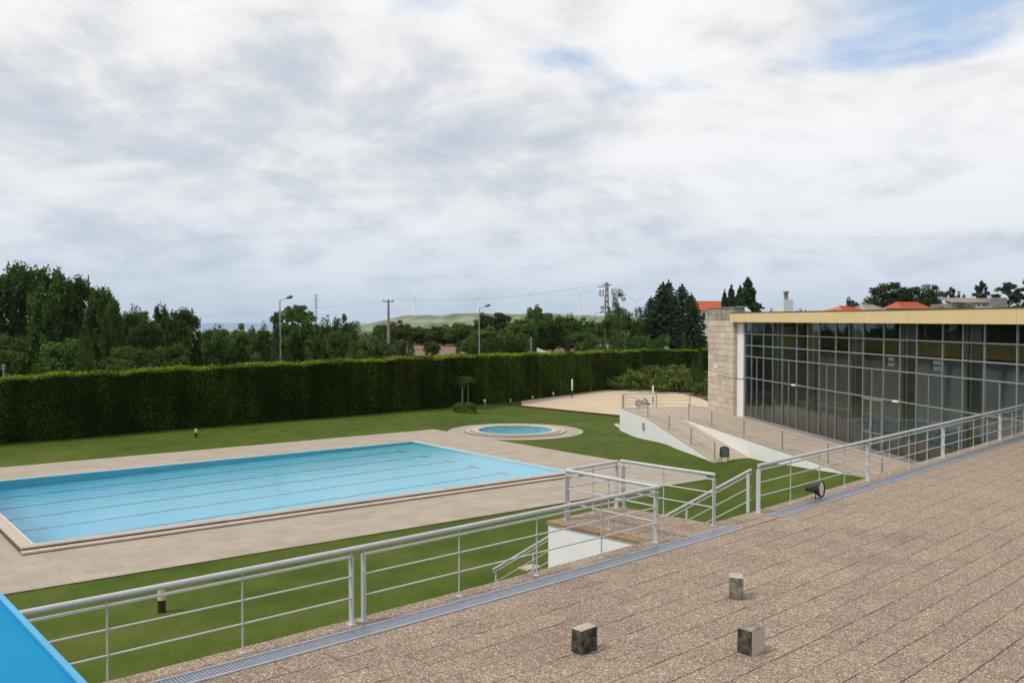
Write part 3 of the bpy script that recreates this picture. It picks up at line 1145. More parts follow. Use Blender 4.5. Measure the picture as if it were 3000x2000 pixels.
def slab_mesh(name, lx, ly, h, mat, ch=0.008, var=0):
    """a paving slab, top face at z=0, with a chamfered arris"""
    lx = round(lx, 3)
    key = (name, lx, round(ly, 3), h, mat, var)
    if key in SLAB_CACHE:
        return SLAB_CACHE[key]
    hx, hy = lx / 2, ly / 2
    j = (lambda: random.uniform(-0.004, 0.004)) if var else (lambda: 0.0)
    c = [(-hx, -hy), (hx, -hy), (hx, hy), (-hx, hy)]
    vs = [(x, y, -h) for x, y in c] + [(x + j(), y + j(), -ch) for x, y in c]
    vs += [(x - math.copysign(ch, x), y - math.copysign(ch, y), 0) for x, y in c]
    fs = [(0, 1, 5, 4), (1, 2, 6, 5), (2, 3, 7, 6), (3, 0, 4, 7), (4, 5, 9, 8), (5, 6, 10, 9), (6, 7, 11, 10), (7, 4, 8, 11), (8, 9, 10, 11), (3, 2, 1, 0)]
    me = bpy.data.meshes.new(name)
    me.from_pydata(vs, [], fs)
    me.materials.append(M[mat])
    SLAB_CACHE[key] = me
    return me


def lay(parent, name, cells, h, mat, limit, jitter=0.003, ch=0.008):
    """cells = [(centre, lx, ly, rz)]; the nearest `limit` become objects of their own, the rest one joined part"""
    cells = [c for c in cells if seen(c[0], 120)]
    cells.sort(key=lambda c: c[0][0] ** 2 + c[0][1] ** 2)
    og = ORIGIN[parent.name]
    for c, lx, ly, rz in cells[:limit]:
        me = slab_mesh(name, lx, ly, h, mat, ch, random.randint(1, 3))
        o = link_mesh(name, me, parent, (c[0] - og.x, c[1] - og.y, c[2] - og.z + random.uniform(-jitter, jitter)), rz + random.gauss(0, 0.002))
        o.rotation_euler[0] = random.gauss(0, 0.0018)
        o.rotation_euler[1] = random.gauss(0, 0.0018)
    rest = cells[limit:]
    if rest:
        mb = MB()
        for c, lx, ly, rz in rest:
            dz = random.uniform(-jitter, jitter)
            cs, sn = math.cos(rz), math.sin(rz)
            pts = [(c[0] + x * cs - y * sn, c[1] + x * sn + y * cs) for x, y in ((-lx / 2, -ly / 2), (lx / 2, -ly / 2), (lx / 2, ly / 2), (-lx / 2, ly / 2))]
            mb.prism(pts, c[2] - h + dz, c[2] + dz)
        mb.build(name, M[mat], parent, kind='stuff')


def build_deck():
    bed = MB()
    ru0, ru1, rv0, rv1 = -0.5, PL + 0.5, -0.8, PW + 0.5          # outer edge of the stepped rim

    def strip(u0, u1, v0, v1, z0, z1):
        bed.prism([Q(u0, v0), Q(u1, v0), Q(u1, v1), Q(u0, v1)], z0, z1)
    zt = DKZ - 0.012
    strip(DK_U0, DK_U1, DK_V0, rv0 + .02, -0.4, zt)
    strip(DK_U0, DK_U1, rv1 - .02, DK_V1, -0.4, zt)
    strip(DK_U0, ru0 + .02, rv0 + .02, rv1 - .02, -0.4, zt)
    strip(ru1 - .02, DK_U1, rv0 + .02, rv1 - .02, -0.4, zt)
    deck = bed.build('pool_deck', M['deck_joint'], kind='structure')
    tag(deck, 'beige stone slab deck round the swimming pool')
    cells = []
    lx, ly, gap = 1.1, 0.80, 0.008
    v = DK_V0
    row = 0
    while v < DK_V1 - 0.1:
        v1 = min(v + ly, DK_V1)
        u = DK_U0 + (row % 2) * 0.55
        row += 1
        while u < DK_U1 - 0.1:
            u1 = min(u + lx, DK_U1)
            # clip the slab against the pool's rim
            pieces = [(u, u1, v, v1)]
            if u1 > ru0 and u < ru1 and v1 > rv0 and v < rv1:
                pieces = []
                if v < rv0:
                    pieces.append((u, u1, v, rv0))
                if v1 > rv1:
                    pieces.append((u, u1, rv1, v1))
                a, b = max(v, rv0), min(v1, rv1)
                if b - a > .02:
                    if u < ru0:
                        pieces.append((u, ru0, a, b))
                    if u1 > ru1:
                        pieces.append((ru1, u1, a, b))
            for (a0, a1, b0, b1) in pieces:
                if a1 - a0 > 0.06 and b1 - b0 > 0.06:
                    cells.append((Q((a0 + a1) / 2, (b0 + b1) / 2, DKZ), a1 - a0 - gap, b1 - b0 - gap, PROT))
            u = u1
        v = v1
    lay(deck, 'paving_slab', cells, 0.05, 'deck_stone', 300, 0.0025, 0.006)


build_deck()


def build_pool():
    pool = thing('swimming_pool', Q(PL / 2, PW / 2, 0), 'large rectangular swimming pool of blue water with dark lane lines', 'swimming pool')
    # basin: walls and a floor that falls away from the shallow end
    zs, zd = -0.70, -2.2
    b = MB()
    b.face([Q(0, 0, zd), Q(PL, 0, zs), Q(PL, PW, zs), Q(0, PW, zd)])
    zt = PWZ + 0.012
    b.face([Q(0, 0, zt), Q(PL, 0, zt), Q(PL, 0, zs), Q(0, 0, zd)])
    b.face([Q(PL, PW, zt), Q(0, PW, zt), Q(0, PW, zd), Q(PL, PW, zs)])
    b.face([Q(PL, 0, zt), Q(PL, PW, zt), Q(PL, PW, zs), Q(PL, 0, zs)])
    b.face([Q(0, PW, zt), Q(0, 0, zt), Q(0, 0, zd), Q(0, PW, zd)])
    b.build('basin', M['pool_tile'], pool)
    fz = lambda u: zd + (zs - zd) * u / PL + 0.006
    for k in range(1, 6):
        v = k * PW / 6 + (0.10 if k == 5 else 0)
        l = MB()
        u0, u1, w = 0.5, PL - 2.3, 0.105
        l.face([Q(u0, v - w, fz(u0)), Q(u1, v - w, fz(u1)), Q(u1, v + w, fz(u1)), Q(u0, v + w, fz(u0))])
        for a, c in ((u1, u1 + 0.25), (u0 - 0.25, u0)):
            l.face([Q(a, v - .5, fz(a)), Q(c, v - .5, fz(c)), Q(c, v + .5, fz(c)), Q(a, v + .5, fz(a))])
        l.build('lane_line', M['lane_tile'], pool)
    # water body: its sides run a little into the basin walls
    e = 0.02
    w = MB().prism([Q(-e, -e), Q(PL + e, -e), Q(PL + e, PW + e), Q(-e, PW + e)], [zd - .05, zs - .05, zs - .05, zd - .05], [PWZ] * 4)
    w.build('water', M['water'], pool)
    # inner white rim, gutter and two rings of coping stones
    r = MB()
    for (a0, a1, c0, c1) in ((-.09, PL + .09, -.09, -0.001), (-.09, PL + .09, PW + .001, PW + .09), (-.09, -0.001, -0.001, PW + .001), (PL + .001, PL + .09, -.001, PW + .001)):
        r.prism([Q(a0, c0), Q(a1, c0), Q(a1, c1), Q(a0, c1)], -0.2, PWZ + 0.022)
    r.build('rim', M['white_rim'], pool)
    g = MB()
    o0, o1, p0, p1 = -0.48, PL + 0.48, -0.78, PW + 0.48
    for (a0, a1, c0, c1) in ((o0, o1, p0, -.092), (o0, o1, PW + .092, p1), (o0, -.092, -.092, PW + .092), (PL + .092, o1, -.092, PW + .092)):
        g.prism([Q(a0, c0), Q(a1, c0), Q(a1, c1), Q(a0, c1)], -0.3, 0.085)
    g.build('step_riser', M['terracotta'], pool)
    lower, upper = [], []
    L = 1.0

    def run(cells, a0, a1, c0, c1, along_u, z):
        n = max(1, round((a1 - a0) / L)) if along_u else max(1, round((c1 - c0) / L))
        for i in range(n):
            if along_u:
                s0, s1 = a0 + (a1 - a0) * i / n, a0 + (a1 - a0) * (i + 1) / n
                cells.append((Q((s0 + s1) / 2, (c0 + c1) / 2, z), s1 - s0 - .008, c1 - c0 - .006, PROT))
            else:
                s0, s1 = c0 + (c1 - c0) * i / n, c0 + (c1 - c0) * (i + 1) / n
                cells.append((Q((a0 + a1) / 2, (s0 + s1) / 2, z), a1 - a0 - .006, s1 - s0 - .008, PROT))
    # upper ring beside the rim; lower ring one step down on the near side
    zu, zl = 0.205, 0.115
    run(upper, -.46, PL + .46, -.40, -.095, True, zu)
    run(upper, -.46, PL + .46, PW + .095, PW + .46, True, zu - .03)
    run(upper, -.46, -.095, -.095, PW + .095, False, zu)
    run(upper, PL + .095, PL + .46, -.095, PW + .095, False, zu - .03)
    run(lower, -.50, PL + .50, -.80, -.435, True, zl)
    lay(pool, 'coping_stone', upper + lower, 0.06, 'coping', 150, 0.0015, 0.006)


build_pool()


def build_round_pool():
    z0 = -0.25
    pool = thing('paddling_pool', RP, 'small round pool with stepped stone rings set in the lawn', 'paddling pool')

    def ring(r0, r1, za, zb, name, mat, n=72):
        m = MB()
        for k in range(n):
            a, c = 2 * math.pi * k / n, 2 * math.pi * (k + 1) / n
            p = [(RP.x + r * math.cos(t), RP.y + r * math.sin(t)) for r, t in ((r0, a), (r1, a), (r1, c), (r0, c))]
            vs = [(x, y, zb) for x, y in p] + [(x, y, za) for x, y in p]
            m.add(vs, [(0, 1, 2, 3), (1, 5, 6, 2), (4, 0, 3, 7)])
        return m.build(name, M[mat], pool)
    # wide flat ring of wedge-shaped slabs
    n = 30
    for k in range(n):
        a, c = 2 * math.pi * (k + .006) / n, 2 * math.pi * (k + .994) / n
        m = MB()
        pts = []
        for t in (a, (a + c) / 2, c):
            pts.append((RP.x + RP_R * math.cos(t), RP.y + RP_R * math.sin(t)))
        for t in (c, (a + c) / 2, a):
            pts.append((RP.x + 3.72 * math.cos(t), RP.y + 3.72 * math.sin(t)))
        m.prism(pts, z0 - .12, z0 + random.uniform(-.002, .002))
        m.build('ring_slab', M['deck_stone'], pool)
    ring(3.66, RP_R - .02, z0 - .4, z0 - 0.013, 'slab_bed', 'deck_joint')
    ring(3.30, 3.70, z0 - .3, z0 + .05, 'step_riser', 'terracotta')
    ring(3.32, 3.685, z0 + .03, z0 + .062, 'step_tread', 'coping')
    ring(2.86, 3.30, z0 - .3, z0 + .10, 'step_riser', 'terracotta')
    ring(2.88, 3.285, z0 + .08, z0 + .112, 'step_tread', 'coping')
    ring(2.72, 2.879, z0 - .3, z0 + .105, 'rim', 'white_rim')
    b = MB()
    N = 72
    zf = lambda x, y: z0 - 0.42 - 0.05 * (y - RP.y)
    rim = [(RP.x + 2.73 * math.cos(2 * math.pi * k / N), RP.y + 2.73 * math.sin(2 * math.pi * k / N)) for k in range(N)]
    b.add([(x, y, z0 + .10) for x, y in rim] + [(x, y, zf(x, y)) for x, y in rim], [(k, (k + 1) % N, N + (k + 1) % N, N + k) for k in range(N)])
    b.add([(x, y, zf(x, y)) for x, y in rim], [tuple(range(N))])
    b.build('basin', M['pool_tile'], pool)
    w = [(RP.x + 2.76 * math.cos(2 * math.pi * k / N), RP.y + 2.76 * math.sin(2 * math.pi * k / N)) for k in range(N)]
    MB().prism(w, [zf(x, y) - .05 for x, y in w], [z0 + .075] * N).build('water', M['water'], pool)


build_round_pool()


def build_sand():
    z = LOW + 0.02
    pts = [(1464, 1182), (1600, 1196), (1821, 1218), (1990, 1234), (2150, 1232), (2100, 1190), (2058, 1168), (2019, 1156), (1981, 1149), (1912, 1142), (1850, 1140), (1789, 1140), (1660, 1158), (1560, 1170)]
    poly = [at(px, py, z) for px, py in pts]
    MB().prism([(p.x, p.y) for p in poly], z - .15, z).build('sand_court', M['sand'], label='pale sand volleyball court beyond the lawn', kind='structure')
    # timber kerb on the lawn side, soil strip on the far side
    k = MB()
    for a, b in zip(pts[:3], pts[1:4]):
        k.bar(at(a[0], a[1] + 2, z + .02), at(b[0], b[1] + 2, z + .02), .16, .22)
    k.build('kerb', M['timber'], label='dark brown timber edging between the sand court and the lawn', kind='structure')
    s = [(1440, 1184), (1464, 1182), (1560, 1170), (1660, 1158), (1789, 1140), (1850, 1140), (1981, 1149), (2058, 1168), (2100, 1166), (2030, 1140), (1900, 1124), (1790, 1128), (1600, 1152), (1480, 1170)]
    MB().prism([(p.x, p.y) for p in (at(px, py, z) for px, py in s)], z - .2, z + .012).build('soil', M['soil'], kind='structure')


build_sand()


# ================================================================ TERRACE
def strip_poly(s0, s1, t0, t1, z, n=24):
    a = [T(s0 + (s1 - s0) * i / n, t0, z) for i in range(n + 1)]
    b = [T(s0 + (s1 - s0) * i / n, t1, z) for i in range(n + 1)]
    return a + b[::-1]


L0, L1, LT = 0.12, 2.42, 2.55       # landing: from s=L0 to L1, reaching LT out over the lawn


def build_terrace():
    m = MB()
    p = strip_poly(S_MIN, S_MAX - 1, -14, 0.0, 0, 90)
    m.prism([(q.x, q.y) for q in p], -0.6, TZ - 0.045, 0, 1)
    lp = [T(L0 + .03, -.002), T(L1 - .03, -.002), T(L1 - .03, LT - .03), T(L0 + .03, LT - .03)]
    m.prism([(q.x, q.y) for q in lp], -0.6, TZ - 0.05, 0, 1)
    ter = m.build('terrace', [M['white_wall'], M['joint']], kind='structure')
    tag(ter, 'raised terrace of brown pebble slabs with white rendered sides')
    cells = []
    lx, ly, gap = 0.62, 0.465, 0.011
    t = -0.755
    row = 0
    while t > -11:
        s = -18 + [0.0, 0.31, 0.12, 0.43, 0.22][row % 5]
        row += 1
        while s < 40:
            c = T(s + lx / 2, t - ly / 2)
            cells.append((c, lx * (1 - (t - ly / 2) * 0.0045 * (1 if s < 8 else 0)) - random.choice((.006, .009, .012, .015)), ly - gap, th_t(s + lx / 2)))
            s += lx
        t -= ly
    s = -18
    while s < 40:                                      # outer row beyond the drain
        cells.append((T(s + .465, -.215), .93 - gap, .43 - gap, th_t(s + .465)))
        s += .93
    for i in range(3):
        cells.append((T(2.39 + .52 * (i + .5), -.585), .51, .29, th_t(3)))
    a = th_t(1.2)                                      # landing
    n_s, n_t = 5, 5
    for i in range(n_s):
        for j in range(n_t):
            w = (L1 - L0 - .26) / n_s
            h = LT / n_t
            cells.append((T(L0 + .26 + w * (i + .5), h * (j + .5)), w - gap, h - gap, a))
    lay(ter, 'paving_slab', cells, 0.05, 'aggregate', 300, 0.0018, 0.005)
    # stone border along the landing's open side
    for j in range(4):
        h = LT / 4
        me = slab_mesh('border_stone', h - .012, .25, .07, 'edge_stone', .012, j)
        c = T(L0 + .12, h * (j + .5), TZ + .006)
        link_mesh('border_stone', me, ter, c, a + math.pi / 2)
    return ter


build_terrace()


def drain(s0, s1, label):
    root = thing('drain', T((s0 + s1) / 2, -.6), label, 'drain', 'metal drains let into the terrace')
    z = TZ + 0.012
    n = int((s1 - s0) / 0.5)
    for name, t0, t1, mat, dz in (('edge_rail', -.445, -.415, 'zinc_edge', .006), ('edge_rail', -.755, -.725, 'zinc_edge', .006), ('channel', -.73, -.44, 'drain_dark', -.02)):
        m = MB()
        pts = [T(s0 + (s1 - s0) * i / n, t0, 0) for i in range(n + 1)] + [T(s0 + (s1 - s0) * i / n, t1, 0) for i in range(n, -1, -1)]
        m.prism([(q.x, q.y) for q in pts][::-1], TZ - .04, z + dz)
        m.build(name, M[mat], root)
    m = MB()
    s = s0
    while s < s1:
        a, b = T(s, -.727, z - .008), T(s, -.443, z - .008)
        m.bar(a, b, .034, .016)
        s += .045
    for t in (-.66, -.585, -.51):
        for i in range(n):
            m.bar(T(s0 + (s1 - s0) * i / n, t, z - .012), T(s0 + (s1 - s0) * (i + 1) / n, t, z - .012), .012, .012)
    m.build('grating', M['zinc'], root, kind='stuff')
    return root


drain(-14.0, 2.38, 'long grey slotted drain along the terrace edge, running past the landing')
drain(3.95, 38.0, 'grey slotted drain running under the black floodlight towards the glass hall')

RAILS = 'pale grey metal railings round the terrace'
RZ = 1.05


def flat_post(root, p, along, h=RZ - .10, w=0.10, th=0.022, name='post', mat='rail_paint', plate=True):
    """flat upright standing across the rail, with a base plate"""
    a = Vector((along.x, along.y, 0)).normalized()
    c = Vector((-a.y, a.x, 0))
    m = MB()
    q = [p + a * (x * th / 2) + c * (y * w / 2) for x, y in ((-1, -1), (1, -1), (1, 1), (-1, 1))]
    m.prism([(v.x, v.y) for v in q], p.z + .006, p.z + h)
    o = m.build(name, M[mat], root)
    if plate:
        b = MB()
        q = [p + a * (x * .05) + c * (y * .075) for x, y in ((-1, -1), (1, -1), (1, 1), (-1, 1))]
        b.prism([(v.x, v.y) for v in q], p.z - .004, p.z + .011)
        for x, y in ((-.03, -.055), (.03, .055), (-.03, .055), (.03, -.055)):
            b.lathe(p + a * x + c * y, [(.009, 0), (.009, .02)], 6)
        b.build('base_plate', M[mat], o)
    return o


def baluster(root, p, h=RZ - .09, mat='rail_paint'):
    m = MB().tube(p + Vector((0, 0, .004)), p + Vector((0, 0, h)), .0125, 8)
    o = m.build('baluster', M[mat], root)
    MB().box(p + Vector((0, 0, -.004)), (.085, .085, .012), 0.78).build('base_plate', M[mat], o)
    return o


def railing(label, pts, posts, bals, hand=None, mat='rail_paint', hr=.037, extend=(0, 0)):
    """pts: polyline at floor level; posts, balusters: floor points; two thin mid rails, a flat top bar and a round handrail over it"""
    root = thing('railing', pts[0], label, 'railing', RAILS)
    up = Vector((0, 0, 1))
    hp = [Vector(p) + up * RZ for p in (hand or pts)]
    MB().path(hp, hr, 10).build('handrail', M[mat], root)
    m = MB()
    for a, b in zip(pts, pts[1:]):
        m.bar(a + up * (RZ - .10), b + up * (RZ - .10), .055, .022)
    m.build('top_bar', M[mat], root)
    for h in (.37, .67):
        MB().path([p + up * h for p in pts], .014, 8).build('mid_rail', M[mat], root)
    stubs = MB()
    for i, p in enumerate(list(posts) + list(bals)):
        stubs.tube(p + up * (RZ - .10), p + up * (RZ - .02), .011, 6)
    stubs.build('bracket', M[mat], root)
    for p in posts:
        k = min(range(len(pts) - 1), key=lambda i: min((pts[i] - p).length, (pts[i + 1] - p).length))
        flat_post(root, p, pts[k + 1] - pts[k], mat=mat)
    for p in bals:
        baluster(root, p, mat=mat)
    return root


def Ts(s0, s1, t, z=TZ, step=0.8):
    n = max(1, int(abs(s1 - s0) / step))
    return [T(s0 + (s1 - s0) * i / n, t, z) for i in range(n + 1)]


tR = -0.20
railing('long near railing over the grass, running out of the frame past the blue parapet', Ts(-17, -6.58, tR), [T(-6.60, tR), T(-13.2, tR), T(-12.98, tR)],
        [T(-8.22, tR), T(-9.88, tR), T(-11.54, tR), T(-15, tR)], hand=Ts(-17, -6.48, tR))
railing('railing section between the paired posts and the corner of the landing', Ts(-6.40, .25, tR), [T(-6.40, tR), T(.25, tR)],
        [T(-4.66, tR), T(-2.98, tR), T(-1.34, tR)], hand=Ts(-6.48, .34, tR))
za = lambda s, t: T(s, t)
railing('railing along the open side of the landing over the orange border stones', [za(.52, 2.33), za(.42, 1.1), za(.34, tR)], [za(.52, 2.33)], [za(.45, 1.12)])
railing('railing across the outer end of the landing towards the swimming pool', [za(.52, 2.36), za(2.27, 2.36)], [za(.58, 2.36), za(2.24, 2.36)], [za(1.42, 2.36)])
railing('railing down the stair side of the landing', [za(2.40, 2.36), za(2.33, 1.1), za(2.30, -.18)], [za(2.40, 2.28), za(2.30, -.16)], [za(2.36, 1.15)])
railing('long railing in front of the glass hall, from the stair to the frame edge', Ts(4.0, 37, tR), [T(4.0, tR)] + [T(x, tR) for x in (9.72, 15.3, 20.9, 26.5, 32.1)],
        [T(x, tR) for x in (5.45, 6.9, 8.3, 11.15, 12.55, 13.95, 16.7, 18.1, 19.5, 22.3, 23.7, 25.1, 27.9, 29.3, 30.7)])


# stair from the terrace down to the lawn, in two flights beside the landing
def build_stair():
    root = thing('stair', T(3.2, 0), 'white stair going down from the terrace between the landing and the lawn', 'stair')
    n1, tr, rs = 10, .30, TZ / 20
    z, t = TZ, 0.0
    for i in range(20):
        z -= rs
        d = tr if i != 9 else 1.9
        m = MB().prism([(q.x, q.y) for q in (T(2.46, t), T(3.9, t), T(3.9, t + d), T(2.46, t + d))], max(-.6, z - .6), z)
        m.build('step', M['walk_stone'], root)
        t += d
    hr = thing('stair_rail', T(3.93, 0), 'sloping stair railing going down from the terrace beside the landing', 'railing', RAILS)
    a0, a1 = T(3.93, -.06, TZ + .95), T(3.86, 3.0, TZ + .92 - rs * 10)
    a2, a3 = T(3.86, 4.9, TZ + .92 - rs * 10), T(3.86, 8.0, .86)
    MB().path([a0, a1, a2, a3], .034, 10).build('handrail', M['rail_paint'], hr)
    dz = Vector((0, 0, 1))
    MB().path([a0 - dz * .09, a1 - dz * .09, a2 - dz * .09, a3 - dz * .09], .014, 8).build('mid_rail', M['rail_paint'], hr)
    for h in (.38, .66):
        MB().path([a0 - dz * h, a1 - dz * h, a2 - dz * h, a3 - dz * h], .013, 8).build('mid_rail', M['rail_paint'], hr)
    for tt in (0.0, 1.6, 3.0, 4.9, 6.5, 7.95):
        if tt <= 3.0:
            zz = TZ - rs * 10 * max(tt, 0) / 3.0
        elif tt <= 4.9:
            zz = TZ - rs * 10
        else:
            zz = TZ - rs * 10 - (TZ - rs * 10) * (tt - 4.9) / 3.1
        flat_post(hr, T(3.91, tt, zz), T(1, 0) - T(0, 0), h=.86, w=.05 if tt not in (0.0,) else .07, th=.03, plate=False, name='post')


build_stair()


def build_pedestal():
    p = at(1552, 1660, 0.92)
    root = thing('stone_pedestal', (p.x, p.y, 0), 'beige stone pedestal with a thin slab top on the lawn below the terrace', 'pedestal')
    a = th_t(0)
    MB().box((p.x, p.y, -.05), (.30, .30, .93), a).build('shaft', M['walk_stone'], root)
    MB().box((p.x, p.y, .882), (.56, .40, .045), a).build('slab_top', M['walk_stone'], root)


build_pedestal()


def build_blocks():
    def block(px, py, lx, ly, h, rz, mats, label, top_tilt=0):
        c = at(px, py, TZ)
        a = th_t(-4) + rz
        b = .012
        m = MB()
        hx, hy = lx / 2, ly / 2
        cs, sn = math.cos(a), math.sin(a)

        def w(x, y, z):
            return (c.x + x * cs - y * sn, c.y + x * sn + y * cs, TZ + z)
        lo = [(-hx, -hy), (hx, -hy), (hx, hy), (-hx, hy)]
        vs = [w(x, y, 0) for x, y in lo] + [w(x * .985, y * .985, h - b) for x, y in lo] + [w(x * .93, y * .93, h + random.uniform(-.004, .004)) for x, y in lo]
        m.add(vs, [(0, 1, 5, 4)], 1)            # side towards the camera's right
        m.add(vs, [(1, 2, 6, 5)], 0)
        m.add(vs, [(2, 3, 7, 6)], 0)
        m.add(vs, [(3, 0, 4, 7)], 2)            # end towards the near left
        m.add(vs, [(4, 5, 9, 8), (5, 6, 10, 9), (6, 7, 11, 10), (7, 4, 8, 11), (8, 9, 10, 11)], 3)
        o = m.build('stone_block', [M[x] for x in mats], None, label, 'block', 'stone blocks standing on the terrace')
        bv = o.modifiers.new('edges', 'BEVEL')
        bv.width, bv.segments = .006, 2
    block(1712, 1905, .30, .175, .315, 0.0, ('moss_dark', 'moss_dark', 'moss_dark', 'block_top'), 'nearest stone block, blackened sides and a pale top')
    block(2157, 1748, .205, .27, .34, math.radians(-58), ('moss_mid', 'moss_mid', 'moss_mid', 'block_top'), 'slim grey stone block standing farthest out on the terrace')
    block(2200, 1908, .30, .215, .325, 0.0, ('block_clean', 'block_clean', 'moss_dark', 'moss_mid'), 'stone block with one clean beige face and one mossy side')


build_blocks()


def floodlight(name, p, aim, size, label, tilt=0.25, cat='floodlight', group=None, mat_front='reflector'):
    """round floodlight: bell housing, gear box, clear front in a dark ring, stirrup foot"""
    root = thing(name, p, label, cat, group)
    d = Vector((aim.x, aim.y, math.tan(tilt))).normalized()
    c = Vector(p) + Vector((0, 0, size * .62))
    R = size * .5
    back = c - d * size * .42
    MB().lathe(back, [(R * .40, 0), (R * .50, size * .06), (R * .62, size * .22), (R * .95, size * .50), (R * 1.0, size * .56), (R * 1.0, size * .62), (R * .90, size * .62)], 20, d, cap_end=False).build('housing', M['black_metal'], root)
    MB().lathe(c + d * size * .165, [(R * .89, .0), (R * .55, -size * .13), (0.001, -size * .2)], 20, d).build('reflector', M[mat_front], root)
    MB().lathe(back - d * size * .36, [(R * .34, 0), (R * .42, size * .05), (R * .42, size * .36)], 12, d).build('gear_box', M['black_metal'], root)
    side = Vector((-d.y, d.x, 0)).normalized()
    f = MB()
    g = Vector(p) + Vector((0, 0, .012))
    f.path([c + side * R * .98, g + side * R * .8 - d * .02, g - side * R * .8 - d * .02, c - side * R * .98], size * .035, 6)
    f.build('stirrup', M['black_metal'], root)
    return root


c = T(6.42, -.42)
floodlight('floodlight', c, Vector((math.cos(math.radians(-38)), math.sin(math.radians(-38)), 0)), .40, 'black round floodlight standing on the terrace drain by the railing', .05)

# blue parapet of the balcony the picture is taken from
e0, e1 = at(0, 1735, 6.9), at(252, 2000, 6.9)
ed = (e1 - e0).normalized()
en = Vector((-ed.y, ed.x, 0))
if en.x > 0:
    en = -en
q0, q1 = e0 - ed * 2.2, e1 + ed * 1.1
m = MB()
m.prism([(v.x, v.y) for v in (q0, q1, q1 + en * .55, q0 + en * .55)], TZ, 6.9)
par = m.build('parapet', M['blue_sheet'], None, 'bright blue sheet metal parapet close to the camera', 'parapet')
MB().bar(q0 + Vector((0, 0, .003)) + en * .012, q1 + Vector((0, 0, .003)) + en * .012, .02, .012).build('edge_trim', M['blue_edge'], par)


def bollard(px, py, label, h=0.56, r=0.085, split=.60):
    p = at_lawn(px, py)
    root = thing('bollard_light', p, label, 'bollard light', 'low black and cream bollard lights on the lawn')
    MB().lathe(p - Vector((0, 0, .05)), [(r, 0), (r, h * split + .05)], 16).build('body', M['black_metal'], root)
    MB().lathe(p + Vector((0, 0, h * split)), [(r * .97, 0), (r * .97, h * (.94 - split))], 16).build('lens', M['cream_lens'], root)
    MB().lathe(p + Vector((0, 0, h * .94)), [(r * 1.03, 0), (r * 1.03, h * .04), (r * .6, h * .07), (0.001, h * .075)], 16).build('cap', M['sign_white'], root)


bollard(474, 1792, 'black and cream bollard light in the grass just below the near railing', .72, .105, .47)
bollard(574, 1281, 'small bollard light in the strip of lawn between hedge and swimming pool')


# ================================================================ GLASS HALL
def Fp(s, n=0.0, z=BZ):
    """point on the facade: s towards the camera, n outwards"""
    return Vector((FA.x + FD.x * s + FN.x * n, FA.y + FD.y * s + FN.y * n, z))


FROT = math.atan2(FD.y, FD.x)


def fs_of(px, py, n=0.0):
    A, B = Fp(0, n), Fp(10, n)
    p = on_wall(px, py, A, B)
    return (p - A).dot(FD)


def fz_of(px, py, n=0.0):
    return on_wall(px, py, Fp(0, n), Fp(10, n)).z


